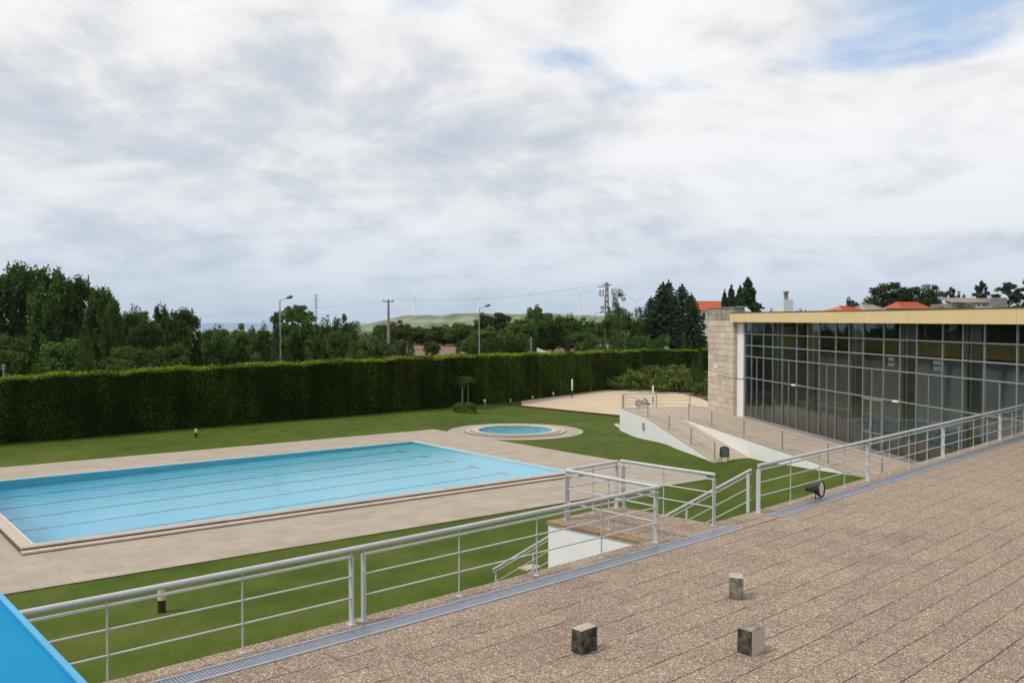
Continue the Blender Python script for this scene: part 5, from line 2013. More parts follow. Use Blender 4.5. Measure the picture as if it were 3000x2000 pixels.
# ================================================================ HEDGES
def build_hedge(name, line, label, thick=1.4, dens=210, dead=()):
    """line = [(x, y, z_base, z_top)] along the face towards the camera"""
    P = [Vector(p[:3]) for p in line]
    root = thing(name, P[0], label, 'hedge')
    og = P[0]
    core = MB()
    allp, allt, alln, alls = [], [], [], []
    run = 0.0
    for (x0, y0, b0, t0), (x1, y1, b1, t1) in zip(line, line[1:]):
        d = Vector((x1 - x0, y1 - y0, 0))
        L = d.length
        d /= L
        nrm = Vector((d.y, -d.x, 0))                       # towards the camera side
        n = int(L * ((b0 + 0) * 0 + (t0 - b0 + t1 - b1) / 2 + thick) * dens)
        f = RNG.uniform(0, 1, n)
        sx = run + f * L
        b = b0 + (b1 - b0) * f
        t = t0 + (t1 - t0) * f + 0.07 * np.sin(sx * .9) + 0.05 * np.sin(sx * 2.3 + 1) + RNG.normal(0, .02, n)
        hgt = (t0 - b0 + t1 - b1) / 2
        top = RNG.uniform(0, 1, n) < thick / (thick + hgt)
        hz = RNG.uniform(0, 1, n)
        # lumps: each planted conifer bulges a little
        lump = 0.10 * np.sin(sx * 1.75) + 0.08 * np.sin(sx * 1.13 + .7) + 0.10 * np.sin(sx * .62 + 2) + 0.07 * np.sin(hz * 9 + sx * .8) + .05 * np.sin(hz * 21 + sx * 3)
        dep = np.where(top, RNG.uniform(0, thick, n), lump * -1 * 1.0 + RNG.normal(0, .05, n) + .16)
        z = np.where(top, t + RNG.normal(0, .035, n) + np.abs(RNG.normal(0, .05, n)), b + hz * (t - b))
        # rounded shoulder
        sh = np.clip((z - (t - .35)) / .35, 0, 1) * (~top)
        dep = dep + sh ** 2 * .22
        X = x0 + d.x * f * L - nrm.x * dep
        Y = y0 + d.y * f * L - nrm.y * dep
        allp.append(np.stack([X, Y, z], 1))
        tint_var = 0.07 * np.sin(sx * 1.75 + 1.2) + 0.07 * np.sin(sx * 1.13 + 4) + 0.06 * np.sin(sx * 2.9) + 0.12 * np.sin(sx * .41) + .10 * np.sin(hz * 5 + sx * .9) + .06 * np.sin(sx * 4.1) - .20 * np.clip((58 - sx) / 26, 0, 1) + .16 * np.clip((sx - 46) / 20, 0, 1)  # leaf tone: waves along the run, darker first stretch, lighter far stretch
        ti = RNG.normal(.33, .15, n) + tint_var
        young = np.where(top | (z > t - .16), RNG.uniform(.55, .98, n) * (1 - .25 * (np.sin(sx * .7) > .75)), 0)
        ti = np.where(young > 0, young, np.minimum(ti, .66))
        allt.append(ti)
        nn = np.where(top[:, None], np.array([[0, 0, 1.0]]), np.array([[nrm.x, nrm.y, .45]]))
        alln.append(nn)
        alls.append(RNG.uniform(.08, .20, n))
        s1, s2 = P[0], None
        q = [Vector((x0, y0, 0)) - nrm * .62, Vector((x1, y1, 0)) - nrm * .62, Vector((x1, y1, 0)) - nrm * (thick - .1), Vector((x0, y0, 0)) - nrm * (thick - .1)]
        core.prism([(v.x, v.y) for v in q], [b0 - .3, b1 - .3, b1 - .3, b0 - .3], [t0 - .14, t1 - .14, t1 - .14, t0 - .14])
        run += L
    p = np.concatenate(allp) - np.array([[og.x, og.y, og.z]])
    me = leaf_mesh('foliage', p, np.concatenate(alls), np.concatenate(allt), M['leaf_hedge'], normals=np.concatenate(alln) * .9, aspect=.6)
    link_mesh('foliage', me, root)
    core.build('inner_growth', M['hedge_core'], root)
    # stray shoots above the clipped top and dead brown patches
    allq, sq = [], []
    for (x0, y0, b0, t0), (x1, y1, b1, t1) in zip(line, line[1:]):
        d = Vector((x1 - x0, y1 - y0, 0))
        k = int(d.length * 9)
        f = RNG.uniform(0, 1, k)
        nr = Vector((d.y, -d.x, 0)).normalized()
        dp = RNG.uniform(-.05, .7, k)
        allq.append(np.stack([x0 + d.x * f - nr.x * dp, y0 + d.y * f - nr.y * dp, t0 + (t1 - t0) * f + RNG.uniform(.02, .24, k)], 1))
    q = np.concatenate(allq) - np.array([[og.x, og.y, og.z]])
    nn = np.stack([RNG.normal(0, 1, len(q)), RNG.normal(0, 1, len(q)), np.zeros(len(q))], 1) * 3
    link_mesh('shoots', leaf_mesh('shoots', q, RNG.uniform(.10, .26, len(q)), RNG.uniform(.6, .95, len(q)), M['leaf_hedge'], normals=nn, aspect=.35), root)
    if dead:
        dp = []
        for px, py, wx, wy in dead:
            k = int(wx * wy * .55)
            X, Y = RNG.normal(px, wx * .4, k), RNG.normal(py, wy * .4, k)
            for a, b_ in zip(X, Y):
                seg = min(range(len(line) - 1), key=lambda i: abs((1500 + FPX * (line[i][0] + line[i + 1][0]) / (line[i][1] + line[i + 1][1])) - a))
                v = on_wall(a, b_, line[seg], line[seg + 1])
                dp.append((v.x * .999, v.y * .999, v.z))
        q = np.array(dp) - np.array([[og.x, og.y, og.z]])
        link_mesh('dead_foliage', leaf_mesh('dead_foliage', q, RNG.uniform(.08, .18, len(q)), RNG.normal(.5, .25, len(q)), M['leaf_dead']), root)
    return root


def hpt(px, base_py, top_py, zoff=0.0):
    p = at_lawn(px, base_py)
    z = EYE + (HY - top_py) * p.y / FPX
    return (p.x, p.y, p.z, z)


HPTS = [hpt(-260, 1325, 1122), hpt(0, 1303, 1110), hpt(300, 1278, 1094), hpt(640, 1249, 1076), hpt(1000, 1221, 1059), hpt(1278, 1197, 1047), hpt(1464, 1181, 1041), hpt(1620, 1161, 1036), hpt(1786, 1139, 1031), hpt(1880, 1129, 1028)]
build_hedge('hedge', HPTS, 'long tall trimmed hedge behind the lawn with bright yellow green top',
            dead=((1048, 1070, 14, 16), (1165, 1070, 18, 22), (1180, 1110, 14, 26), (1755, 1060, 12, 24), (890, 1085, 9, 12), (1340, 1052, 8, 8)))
hx, hy = HPTS[-1][0], HPTS[-1][1]
yb = hy + 4
far = [((1878 - 1500) / FPX * yb, yb, -.5, EYE + (HY - 1025) * yb / FPX), ((2120 - 1500) / FPX * yb, yb, -.5, EYE + (HY - 1026) * yb / FPX)]
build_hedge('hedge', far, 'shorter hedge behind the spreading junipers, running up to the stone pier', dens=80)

# ================================================================ SHRUBS AND COLUMNS BY THE SAND COURT


def juniper(px, py, wpx, hpx, label, depth=1.0):
    p = at_lawn(px, py)
    me, tme, (nw, nh) = proto('juniper')
    e = thing('juniper', p - Vector((0, 0, .03)), label, 'shrub', 'low spreading junipers beyond the sand court')
    w = wpx * p.y / FPX / nw
    e.scale = (w, w * depth, hpx * p.y / FPX / nh)
    e.rotation_euler = (0, 0, random.uniform(-.3, .3))
    link_mesh('crown', me, e)
    link_mesh('stem', tme, e)


juniper(1925, 1138, 300, 74, 'broad spreading juniper along the far edge of the sand court, yellow green tips', .9)
juniper(1870, 1124, 150, 40, 'low juniper against the far end of the long hedge', .9)
juniper(1995, 1146, 170, 60, 'spreading juniper beside the two dark columns near the pier', .8)
juniper(1945, 1114, 260, 60, 'green juniper mound behind the other junipers', .9)
juniper(1960, 1080, 110, 38, 'yellow green juniper bush in front of the short hedge', .8)
juniper(2062, 1158, 70, 50, 'small juniper tucked against the stone pier', .8)


def column(px, base_py, top_py, wpx, label, tint='cypress', grp='narrow columnar conifers beside the stone pier'):
    p = at_lawn(px, base_py)
    plant(tint, px, top_py, p.y, wpx * 1.45, label, 'columnar_conifer', 'conifer', grp, base=p.z)


column(2006, 1092, 976, 14, 'tall thin dark conifer column behind the junipers, nearest the far hedge', 'cypress')
column(2025, 1096, 998, 13, 'thin brownish conifer column next to the far hedge', 'cypress')
column(2033, 1146, 1048, 15, 'dark conifer column at the sand court edge, left of its taller twin', 'cypress#d')
column(2052, 1152, 1011, 16, 'tallest conifer column at the sand court edge close to the stone pier', 'cypress')


def build_topiary():
    p = at_lawn(1354, 1193)
    root = thing('topiary_tree', p, 'small pine trained into a flat topped parasol in front of the hedge', 'tree')
    sc = p.y / FPX
    H = (1193 - 1120) * sc
    n = 44
    cc = ball(n, 40 * sc, 36 * sc, 12 * sc, (0, 0, H), .5)
    cc[:, 2] += 8 * sc - .22 * np.hypot(cc[:, 0], cc[:, 1])
    q, t = clusters(cc, RNG.uniform(.18, .36, n), 90, .6)
    me = leaf_mesh('crown', q, RNG.uniform(.10, .2, len(q)), t + .06, M['leaf_mid'], up=.3)
    link_mesh('crown', me, root)
    t = MB().path([p - Vector((0, 0, .1)), p + Vector((0.02, 0, H * .5)), p + Vector((0, 0, H))], [.07, .06, .05], 8)
    for a in range(5):
        t.path([p + Vector((0, 0, H * .82)), p + Vector((math.cos(a * 1.26) * 25 * sc, math.sin(a * 1.26) * 20 * sc, H * 1.0))], [.04, .02], 5)
    t.build('trunk', M['lamp_grey'], root)
    MB().tube(p + Vector((17 * sc, .3, -.1)), p + Vector((17 * sc, .3, H * .95)), .045, 8).build('support_stake', M['concrete_pole'], root)
    b = at_lawn(1362, 1207)
    e = thing('box_bush', b, 'clipped bright green box bush at the foot of the parasol pine', 'shrub')
    n = 3600
    w, dd, h = 62 * sc, 34 * sc, 24 * sc
    a = RNG.uniform(0, 2 * np.pi, n)
    ph = np.arccos(RNG.uniform(0, 1, n))
    sup = lambda v, k: np.sign(v) * np.abs(v) ** k
    x = sup(np.cos(a), .6) * np.sin(ph) ** .45 * w / 2
    y = sup(np.sin(a), .6) * np.sin(ph) ** .45 * dd / 2
    z = np.cos(ph) ** .5 * h * (1 + .08 * np.sin(x * 5))
    me = leaf_mesh('foliage', np.stack([x, y, z], 1) + RNG.normal(0, .03, (n, 3)), RNG.uniform(.08, .17, n), RNG.normal(.45, .22, n), M['leaf_box'])
    link_mesh('foliage', me, e)
    MB().path([b - Vector((0, 0, .1)), b + Vector((0, 0, h * .5))], .06, 6).build('stem', M['bark'], e)


build_topiary()


def stake_light(px, py, h, label):
    p = at_lawn(px, py)
    root = thing('stake_light', p, label, 'garden light', 'small white spike lights along the foot of the hedge')
    MB().tube(p - Vector((0, 0, .1)), p + Vector((-.05, 0, h * .5)), .035, 6).build('spike', M['sign_white'], root)
    MB().lathe(p + Vector((-.05, 0, h * .5)), [(.055, 0), (.12, h * .15), (.13, h * .45), (.06, h * .5)], 10, (-.35, -.15, 1)).build('head', M['sign_white'], root)


stake_light(1423, 1188, .62, 'largest white spike light, by the hedge near the corner of the sand court')
stake_light(1497, 1178, .3, 'tiny white spike light at the hedge foot, just past the sand court corner')
stake_light(1562, 1170, .34, 'tiny white spike light at the hedge foot, before the first volleyball post')
stake_light(1623, 1162, .5, 'white spike light at the hedge foot beside the first volleyball post')
stake_light(1733, 1146, .32, 'tiny white spike light at the hedge foot, past the first volleyball post')
stake_light(1781, 1138, .85, 'leaning white spike light where hedge meets the junipers')


def volley_post(px, base, top, label):
    p = at(px, base, LOW + .02)
    root = thing('volleyball_post', p, label, 'volleyball post', 'two volleyball posts on the sand court')
    H = (base - top) * p.y / FPX
    MB().tube(p - Vector((0, 0, .1)), p + Vector((0, 0, H * .45)), .055, 8).build('lower_pole', M['black_metal'], root)
    MB().lathe(p + Vector((0, 0, H * .40)), [(.07, 0), (.085, .03), (.085, H * .58), (.06, H * .6)], 10).build('white_sleeve', M['sign_white'], root)


volley_post(1676, 1166, 1110, 'volleyball post with white sleeve standing towards the hedge')
volley_post(1913, 1183, 1129, 'volleyball post with white sleeve standing behind the ramp platform')


# ================================================================ TREES BEYOND THE HEDGE
TALL = 'tall leafy trees massed beyond the hedge'
for px, top, D, w, kind, lab in (
        (-40, 792, 112, 190, 'poplar', 'tall dark leafy tree cut off by the frame edge'),
        (62, 768, 116, 165, 'poplar#2', 'tallest dark tree of the mass behind the hedge'),
        (152, 782, 112, 150, 'poplar', 'tall dark tree beside the tallest one of the mass, slightly lower'),
        (228, 808, 116, 140, 'poplar#2', 'dark tree where the outline of the tall mass begins to drop'),
        (298, 838, 112, 120, 'poplar', 'dark tree on the dropping shoulder of the tall mass'),
        (330, 880, 108, 80, 'poplar#2', 'lowest dark tree at the end of the tall mass'),
        (404, 891, 118, 125, 'broad', 'rounded dark tree just past the tall mass'),
        (474, 890, 122, 80, 'poplar', 'slim tree with a split top between two rounded trees'),
        (538, 902, 118, 125, 'poplar#2', 'rounded dark tree at the edge of the gap showing blue distance')):
    plant(kind, px, top, D, w, lab, 'leafy_tree', 'tree', TALL)
for px, top, D, w, kind, lab in (
        (20, 960, 100, 170, 'shrub', 'dark undergrowth bush under the tallest trees, at the frame edge'),
        (190, 985, 100, 190, 'shrub#2', 'dark undergrowth bush behind the hedge under the tall mass'),
        (375, 1000, 102, 150, 'shrub', 'dark bush behind the hedge where the tall mass ends'),
        (500, 1000, 104, 150, 'shrub#2', 'dark bush behind the hedge under the split topped tree'),
        (350, 1058, 84, 60, 'shrub#p', 'pale bush tip showing over the hedge below the tall mass'),
        (430, 1062, 86, 70, 'shrub#p', 'pale bush tips over the hedge between the dark bushes'),
        (505, 1066, 88, 46, 'shrub#p', 'smallest pale bush tip over the hedge'),
        (752, 1024, 92, 62, 'shrub#p', 'pale green rounded bush over the hedge next to the dark cypress'),
        (848, 1052, 92, 26, 'shrub#p', 'tiny pale bush tip over the hedge just past the tall lamp post')):
    plant(kind, px, top, D, w, lab, 'bush', 'bush', 'bushes showing over the hedge')
MID = 'green trees beyond the hedge'
for px, top, D, w, kind, lab in (
        (1410, 962, 146, 110, 'broad#2', 'green tree behind the second lamp post, lower than the pines'),
        (640, 948, 118, 125, 'broad', 'rounded green tree below the blue distance, nearer the tall mass'),
        (712, 945, 120, 110, 'broad#2', 'rounded green tree below the blue distance, nearer the lamp post'),
        (772, 942, 122, 70, 'broad', 'narrow green tree just before the dark cypress'),
        (875, 922, 124, 150, 'broad#2', 'dense green tree under the umbrella pine'),
        (945, 924, 122, 110, 'broad', 'green tree between the umbrella pine and the lattice mast'),
        (1003, 917, 118, 100, 'broad#2', 'green tree with a knobbly top under the lattice mast'),
        (1040, 936, 120, 56, 'loose', 'thin leaning tree edge before the pale hill'),
        (1120, 944, 172, 66, 'broad', 'small green tree beside the concrete pole with crossarm'),
        (1166, 936, 170, 98, 'broad#2', 'round dark green tree right behind the pole with crossarm'),
        (1235, 956, 200, 110, 'broad', 'green tree of the low band under the first wind turbine'),
        (1300, 950, 196, 120, 'broad#2', 'green tree of the low band in front of the pale hill'),
        (1350, 944, 190, 110, 'broad', 'green tree of the low band next to the dark pines'),
        (1445, 955, 140, 150, 'broad#2', 'large green tree behind the second lamp post'),
        (1380, 985, 138, 80, 'broad', 'lower green tree next to the second lamp post'),
        (1530, 925, 142, 100, 'broad', 'green tree below the third wind turbine'),
        (1572, 898, 146, 110, 'broad#2', 'tall green tree with a spike top covering the third wind turbine base'),
        (1500, 968, 134, 110, 'broad#2', 'lower green tree between pine and spike topped tree'),
        (1590, 962, 150, 110, 'broad', 'lower green tree under the spike topped tree'),
        (1618, 916, 150, 96, 'broad#2', 'green tree next to the spike topped tree'),
        (1662, 917, 156, 96, 'broad', 'green tree under the fourth wind turbine'),
        (1712, 928, 156, 90, 'broad#2', 'green tree between fourth turbine and tall concrete pole'),
        (1700, 970, 148, 110, 'broad', 'lower green tree beside the third lamp post'),
        (1815, 905, 150, 120, 'broad#2', 'dark green tree under the tall loose tree'),
        (1872, 935, 150, 90, 'broad', 'dark green tree between the loose tree and the cedars'),
        (1264, 996, 132, 56, 'broad', 'small tree standing in front of the brown field')):
    plant(kind, px, top, D, w, lab, 'leafy_tree', 'tree', MID)
def undergrowth(px0, px1, D, tops, label, seed):
    """far belt of scrub that reads as one mass"""
    n = int((px1 - px0) * D / FPX * 210)
    px = RNG.uniform(px0, px1, n)
    y = D + RNG.uniform(-3, 3, n)
    x = (px - 1500) / FPX * y
    top = np.array([smooth_lerp(q, tops) for q in px])
    top = top + 6 * np.sin(px * .11 + seed) + 5 * np.sin(px * .043 + 2 * seed) + 3 * np.sin(px * .31)
    zt = EYE + (HY - top) * y / FPX
    zb = np.array([ground_z(a, b) if b < 122 else far_z(a, b) for a, b in zip(x[:1], y[:1])])[0] - .2
    f = RNG.uniform(0, 1, n) ** .8
    z = zb + (zt - zb) * f
    c = np.stack([x, y, z], 1)
    me = leaf_mesh('undergrowth', c, RNG.uniform(.3, .62, n) * D / 125, RNG.normal(.4, .18, n) + .12 * np.sin(px * .09), M['leaf_dark'])
    tag(link_mesh('undergrowth', me), label, kind='stuff')


undergrowth(-60, 1090, 124, [(0, 900), (300, 930), (600, 985), (760, 980), (1090, 985)], 'dark scrub filling the gaps under the tall trees', 1)
undergrowth(1080, 1960, 212, [(1080, 975), (1200, 966), (1400, 955), (1700, 950), (1960, 950)], 'far belt of green scrub beyond the brown field', 2)
undergrowth(1685, 1775, 126, [(1685, 1000), (1775, 985)], 'dark scrub behind the hedge beside the big concrete pole', 3)
undergrowth(1790, 1960, 128, [(1790, 970), (1880, 985), (1960, 985)], 'dark scrub behind the hedge under the cedars', 4)
undergrowth(1375, 1560, 131, [(1375, 1000), (1450, 985), (1560, 990)], 'dark scrub behind the hedge under the dark pines', 5)
plant('shrub#p', 1105, 972, 112, 120, 'pale grey green bushy tree in front of the concrete pole', 'bushy_tree', 'tree', MID)
plant('shrub#p', 1168, 985, 110, 90, 'grey green bushy tree before the first small cypress', 'bushy_tree', 'tree', MID)
plant('shrub', 1052, 978, 108, 110, 'darker bushy tree below the lattice mast', 'bushy_tree', 'tree', MID)
plant('umbrella', 856, 886, 126, 150, 'umbrella pine with a flat rounded crown behind the tall lamp post', 'umbrella_pine', 'pine tree')
plant('loose', 1808, 842, 136, 76, 'tall loose tree letting the sky through beside the big concrete pole', 'loose_tree', 'tree')
plant('loose#2', 1868, 892, 140, 52, 'thin sparse tree in front of the fifth wind turbine', 'loose_tree', 'tree')
PN = 'dark pines beyond the hedge'
plant('pine', 1420, 912, 152, 80, 'dark pine next to the second lamp post', 'pine_tree', 'pine tree', PN)
plant('pine#2', 1468, 911, 150, 84, 'dark pine with rounded top in front of the hill', 'pine_tree', 'pine tree', PN)
plant('pine', 1566, 888, 150, 62, 'dark pine top under the third wind turbine', 'pine_tree', 'pine tree', PN)
CY = 'small dark cypresses in a row behind the hedge'
plant('cypress#d', 808, 913, 90, 34, 'tallest dark cypress, right beside the tall lamp post', 'cypress_tree', 'cypress', CY)
plant('cypress', 247, 953, 92, 52, 'conical cypress under the tall dark mass of trees', 'cypress_tree', 'cypress', CY)
for px, top, w, lab in ((1203, 968, 30, 'dark cypress at the start of the brown field'), (1342, 984, 22, 'dark cypress at the end of the brown field'),
                        (1470, 990, 20, 'dim dark cypress behind the hedge under the dark pines'), (1566, 985, 26, 'dark cypress next to the short grey post'),
                        (1664, 988, 26, 'dark cypress behind the white curved wall')):
    plant('cypress#d', px, top, 104, w, lab, 'cypress_tree', 'cypress', CY)
CE = 'dark cedars beyond the far hedge'
for px, top, D, w, lab in ((1942, 826, 142, 170, 'dark cedar with the highest double spire'), (1958, 820, 148, 130, 'slender dark cedar spire in the middle of the clump'),
                           (1998, 832, 140, 165, 'broad dark cedar in the clump, nearer the stone pier'), (2026, 858, 136, 110, 'low dark cedar next to the orange roofed house'),
                           (1906, 868, 146, 110, 'low dark cedar on the lamp post side of the clump')):
    plant('cedar' if w > 140 else 'cedar#2', px, top, D, w, lab, 'cedar_tree', 'cedar', CE)
SP = 'dark spruces behind the stone pier'
for px, top, D, w, lab in ((2122, 848, 118, 105, 'small spruce tip beside the orange roof'), (2142, 831, 122, 155, 'spruce second from the orange roof'),
                           (2168, 836, 118, 150, 'spruce between the tallest spruce and the orange roof'), (2190, 810, 116, 225, 'tallest spruce behind the stone pier')):
    plant('spruce' if w > 152 else 'spruce#2', px, top, D, w, lab, 'spruce_tree', 'spruce', SP)
RP_ = 'dark pines on the skyline over the hall roof'
for px, top, D, w, kind, lab in ((2492, 866, 172, 58, 'pine', 'smallest skyline pine, over the low red roof'), (2608, 820, 172, 165, 'pine#2', 'large skyline pine over the grey gabled roof'),
                                 (2560, 862, 168, 60, 'openpine', 'thin pine at the side of the large skyline pine'), (2692, 813, 172, 160, 'pine#3', 'largest round headed skyline pine over the orange roof'),
                                 (2730, 850, 176, 60, 'pine', 'low pine leaning out beside the largest skyline pine'), (2784, 838, 172, 48, 'openpine', 'thin open pine before the grey house'),
                                 (2812, 848, 176, 44, 'pine', 'small pine behind the grey house wall'), (2873, 820, 172, 62, 'openpine#2', 'open pine with tiered branches over the grey house'),
                                 (2955, 824, 174, 110, 'openpine', 'wide open pine at the end of the grey house'), (3020, 800, 170, 80, 'openpine#2', 'pine cut off by the frame edge')):
    plant(kind, px, top, D, w, lab, 'pine_tree', 'pine tree', RP_)
for px, top, D, w, lab in ((2345, 889, 120, 58, 'leafy treetop peeping over the hall roof beside the chimney'), (2442, 902, 150, 26, 'tiny dark treetop over the hall roof'),
                           (2262, 898, 130, 26, 'tiny treetop over the hall roof near the spruces'), (2822, 874, 140, 72, 'bright green bush in front of the grey house'),
                           (2752, 884, 150, 64, 'green bush between orange roof and grey house'), (2985, 878, 150, 70, 'green bush at the frame edge past the grey house')):
    plant('shrub' if w > 40 else 'shrub#2', px, top, D, w, lab, 'treetop', 'tree', 'green treetops over the hall roof')


# ================================================================ LAMPS, POLES, WIRES, SIGNS
def street_lamp(px, top, D, arm_px, arm_py, label, mat='lamp_grey', head='lamp_dark'):
    p = at_y(px, top, D)
    b = ground_z(p.x, D) if D < 122 else far_z(p.x, D)
    root = thing('street_lamp', (p.x, D, b), label, 'street lamp', 'street lamps along the road behind the hedge')
    r = 0.085
    e = at_y(arm_px, arm_py, D)
    MB().path([(p.x, D, b - .5), (p.x, D, (b + p.z) / 2), (p.x, D, p.z - .1)], [r * 1.3, r * 1.05, r * .7], 8).build('pole', M[mat], root)
    m_ = p.lerp(e, .52)
    MB().path([Vector((p.x, D, p.z - .15)), Vector((p.x + .06, D, p.z)), m_], .045, 6).build('arm', M[mat], root)
    h = MB()
    d = (e - m_).normalized()
    L = (e - m_).length
    h.lathe(m_, [(.04, -.05), (.12, L * .15), (.17, L * .55), (.12, L * .9), (.02, L)], 10, d)
    h.build('lamp_head', M[head], root)


street_lamp(820, 879, 90, 858, 868, 'tallest street lamp, standing beside the dark cypress')
street_lamp(1404, 902, 128, 1437, 893, 'street lamp in front of the pale hill under the second wind turbine')
street_lamp(1743, 918, 172, 1771, 912, 'faint street lamp just before the big concrete pole')
street_lamp(1964, 922, 150, 1987, 917, 'street lamp in front of the dark cedars', head='lamp_grey')


def build_poles():
    # concrete pole with a crossarm
    D = 160
    p = at_y(1138, 878, D)
    b = far_z(p.x, D)
    root = thing('utility_pole', (p.x, D, b), 'concrete utility pole with one flat crossarm, beside the round tree', 'utility pole')
    MB().path([(p.x, D, b - .5), (p.x, D, p.z)], [.34, .16], 8).build('pole', M['concrete_pole'], root)
    MB().bar((p.x - .92, D, p.z - .3), (p.x + .92, D, p.z - .3), .14, .16).build('crossarm', M['lamp_dark'], root)
    for k in (-.8, 0, .8):
        MB().lathe((p.x + k, D - .0, p.z - .22), [(.05, 0), (.09, .08), (.05, .14), (.08, .2), (.02, .27)], 8).build('insulator', M['lamp_dark'], root)
    t1 = Vector((p.x, D, p.z))
    # big tapered concrete pole with switch gear
    D = 150
    p = at_y(1778, 828, D)
    b = far_z(p.x, D)
    root = thing('utility_pole', (p.x, D, b), 'big tapered concrete utility pole with switchgear and insulators near its top', 'utility pole')
    MB().prism([(p.x - .42, D - .3), (p.x + .42, D - .3), (p.x + .42, D + .3), (p.x - .42, D + .3)], b - .5, b + .6).build('foot', M['concrete_pole'], root)
    for s in (-1, 1):
        MB().bar((p.x + s * .34, D, b), (p.x + s * .15, D, p.z), .20, .40, up=(0, 1, 0)).build('pole_leg', M['concrete_pole'], root)
    rr = MB()
    z = b + .9
    while z < p.z:
        f = (z - b) / (p.z - b)
        rr.bar((p.x - .34 + .19 * f, D, z), (p.x + .34 - .19 * f, D, z), .3, .34)
        z += .95
    rr.build('web', M['concrete_pole'], root)
    MB().bar((p.x - .75, D, p.z - .35), (p.x + .75, D, p.z - .35), .12, .14).build('crossarm', M['lamp_dark'], root)
    MB().bar((p.x - 1.6, D, p.z - .7), (p.x, D, p.z - .62), .10, .12).build('crossarm', M['lamp_dark'], root)
    for k in range(2):
        for j in range(3):
            MB().lathe((p.x - .62 - k * .48, D, p.z - 2.2 + j * .38), [(.06, 0), (.2, .06), (.2, .14), (.06, .2), (.06, .34)], 8).build('insulator', M['lamp_dark'], root)
    MB().box((p.x - .75, D, p.z - 4.4), (.5, .4, .6)).build('switch_box', M['lamp_grey'], root)
    MB().tube((p.x - .4, D, p.z - 2.2), (p.x - .4, D, p.z - 4.3), .035, 5).build('downlead', M['rust_leg'], root)
    MB().prism([(p.x - .36, D - .33), (p.x + .36, D - .33), (p.x + .36, D - .305), (p.x - .36, D - .305)], b + .9, b + 2.3).build('notice_plate', M['sign_white'], root)
    t2 = Vector((p.x, D, p.z))
    # lattice mast far off
    D = 900
    p = at_y(926, 862, D)
    zb = -8
    root = thing('lattice_mast', (p.x, D, zb), 'slender grey lattice mast rising over the treetops', 'mast')
    m = MB()
    for dx in (-.8, .8):
        for dy in (-.8, .8):
            m.tube((p.x + dx, D + dy, zb), (p.x + dx * .7, D + dy * .7, p.z), .14, 5)
    z = zb
    k = 0
    while z < p.z - 1.6:
        s = -1 if k % 2 else 1
        m.tube((p.x - .75 * s, D - .7, z), (p.x + .75 * s, D - .7, z + 1.6), .09, 4)
        m.tube((p.x - .75 * s, D + .7, z + 1.6), (p.x + .75 * s, D + .7, z), .09, 4)
        z += 1.6
        k += 1
    m.build('lattice', M['lamp_grey'], root)
    for dz, w in ((.5, 1.5), (5, 2.5), (7.5, 2.2), (11, 1.7)):
        MB().bar((p.x - w, D - .8, p.z - dz), (p.x + w, D - .8, p.z - dz), .16, .16).build('antenna_arm', M['lamp_grey'], root)
        for s in (-1, 1):
            MB().tube((p.x + s * w, D - .8, p.z - dz - .9), (p.x + s * w, D - .8, p.z - dz + .9), .13, 5).build('antenna', M['lamp_grey'], root)
    # overhead wire between the two concrete poles, and on to the far mast side
    n = 24
    for dz, lab, sag in ((.05, 'thin overhead wire sagging between the two concrete poles', 1.15),):
        pts = []
        for i in range(n + 1):
            f = i / n
            q = t1.lerp(t2, f)
            q.z -= sag * 4 * f * (1 - f) - dz
            pts.append(q)
        MB().path(pts, .016, 4).build('power_line', M['wire'], None, lab, 'power line')
    pts = []
    a, c = t1 + Vector((0, 0, -.2)), at_y(-200, 893, 330)
    for i in range(n + 1):
        f = i / n
        q = Vector(a).lerp(c, f)
        q.z -= 4.0 * 4 * f * (1 - f)
        pts.append(q)
    MB().path(pts, .014, 4).build('power_line', M['wire'], None, 'faint overhead wire running from the crossarm pole behind the trees', 'power line')
    # small posts
    for px, top, D, w, lab in ((1556, 990, 118, .12, 'short grey post sticking up behind the hedge under the third wind turbine'),):
        p = at_y(px, top, D)
        b = ground_z(p.x, D)
        root = thing('grey_post', (p.x, D, b), lab, 'post')
        MB().tube((p.x, D, b - .3), p, w, 8).build('shaft', M['concrete_pole'], root)
        MB().lathe(p, [(w * 1.15, 0), (w * 1.15, .06), (.001, .1)], 8).build('cap', M['concrete_pole'], root)
    p = at_y(10, 1066, 66)
    root = thing('aerial_pole', (p.x, 66, 0), 'small grey aerial pole over the hedge at the frame edge', 'pole')
    MB().tube((p.x, 66, 0), p, .05, 6).build('pole', M['lamp_grey'], root)
    for dz in (.1, .3):
        MB().bar((p.x - .2, 66, p.z - dz), (p.x + .2, 66, p.z - dz), .04, .04).build('arm', M['lamp_grey'], root)
    # pole with a white box
    D = 158
    p = at_y(1910, 957, D)
    b = far_z(p.x, D)
    root = thing('sign_pole', (p.x, D, b), 'pole with a white lantern box in front of the dark cedars', 'lamp post')
    for dx in (-.12, .12):
        MB().tube((p.x + dx, D, b - .3), (p.x + dx, D, p.z - .4), .10, 6).build('pole', M['concrete_pole'], root)
    MB().lathe((p.x, D, p.z - .6), [(.2, 0), (.33, .1), (.33, .7), (.15, .85), (.05, 1.1)], 8).build('lantern', M['sign_white'], root)
    # road signs
    D = 126
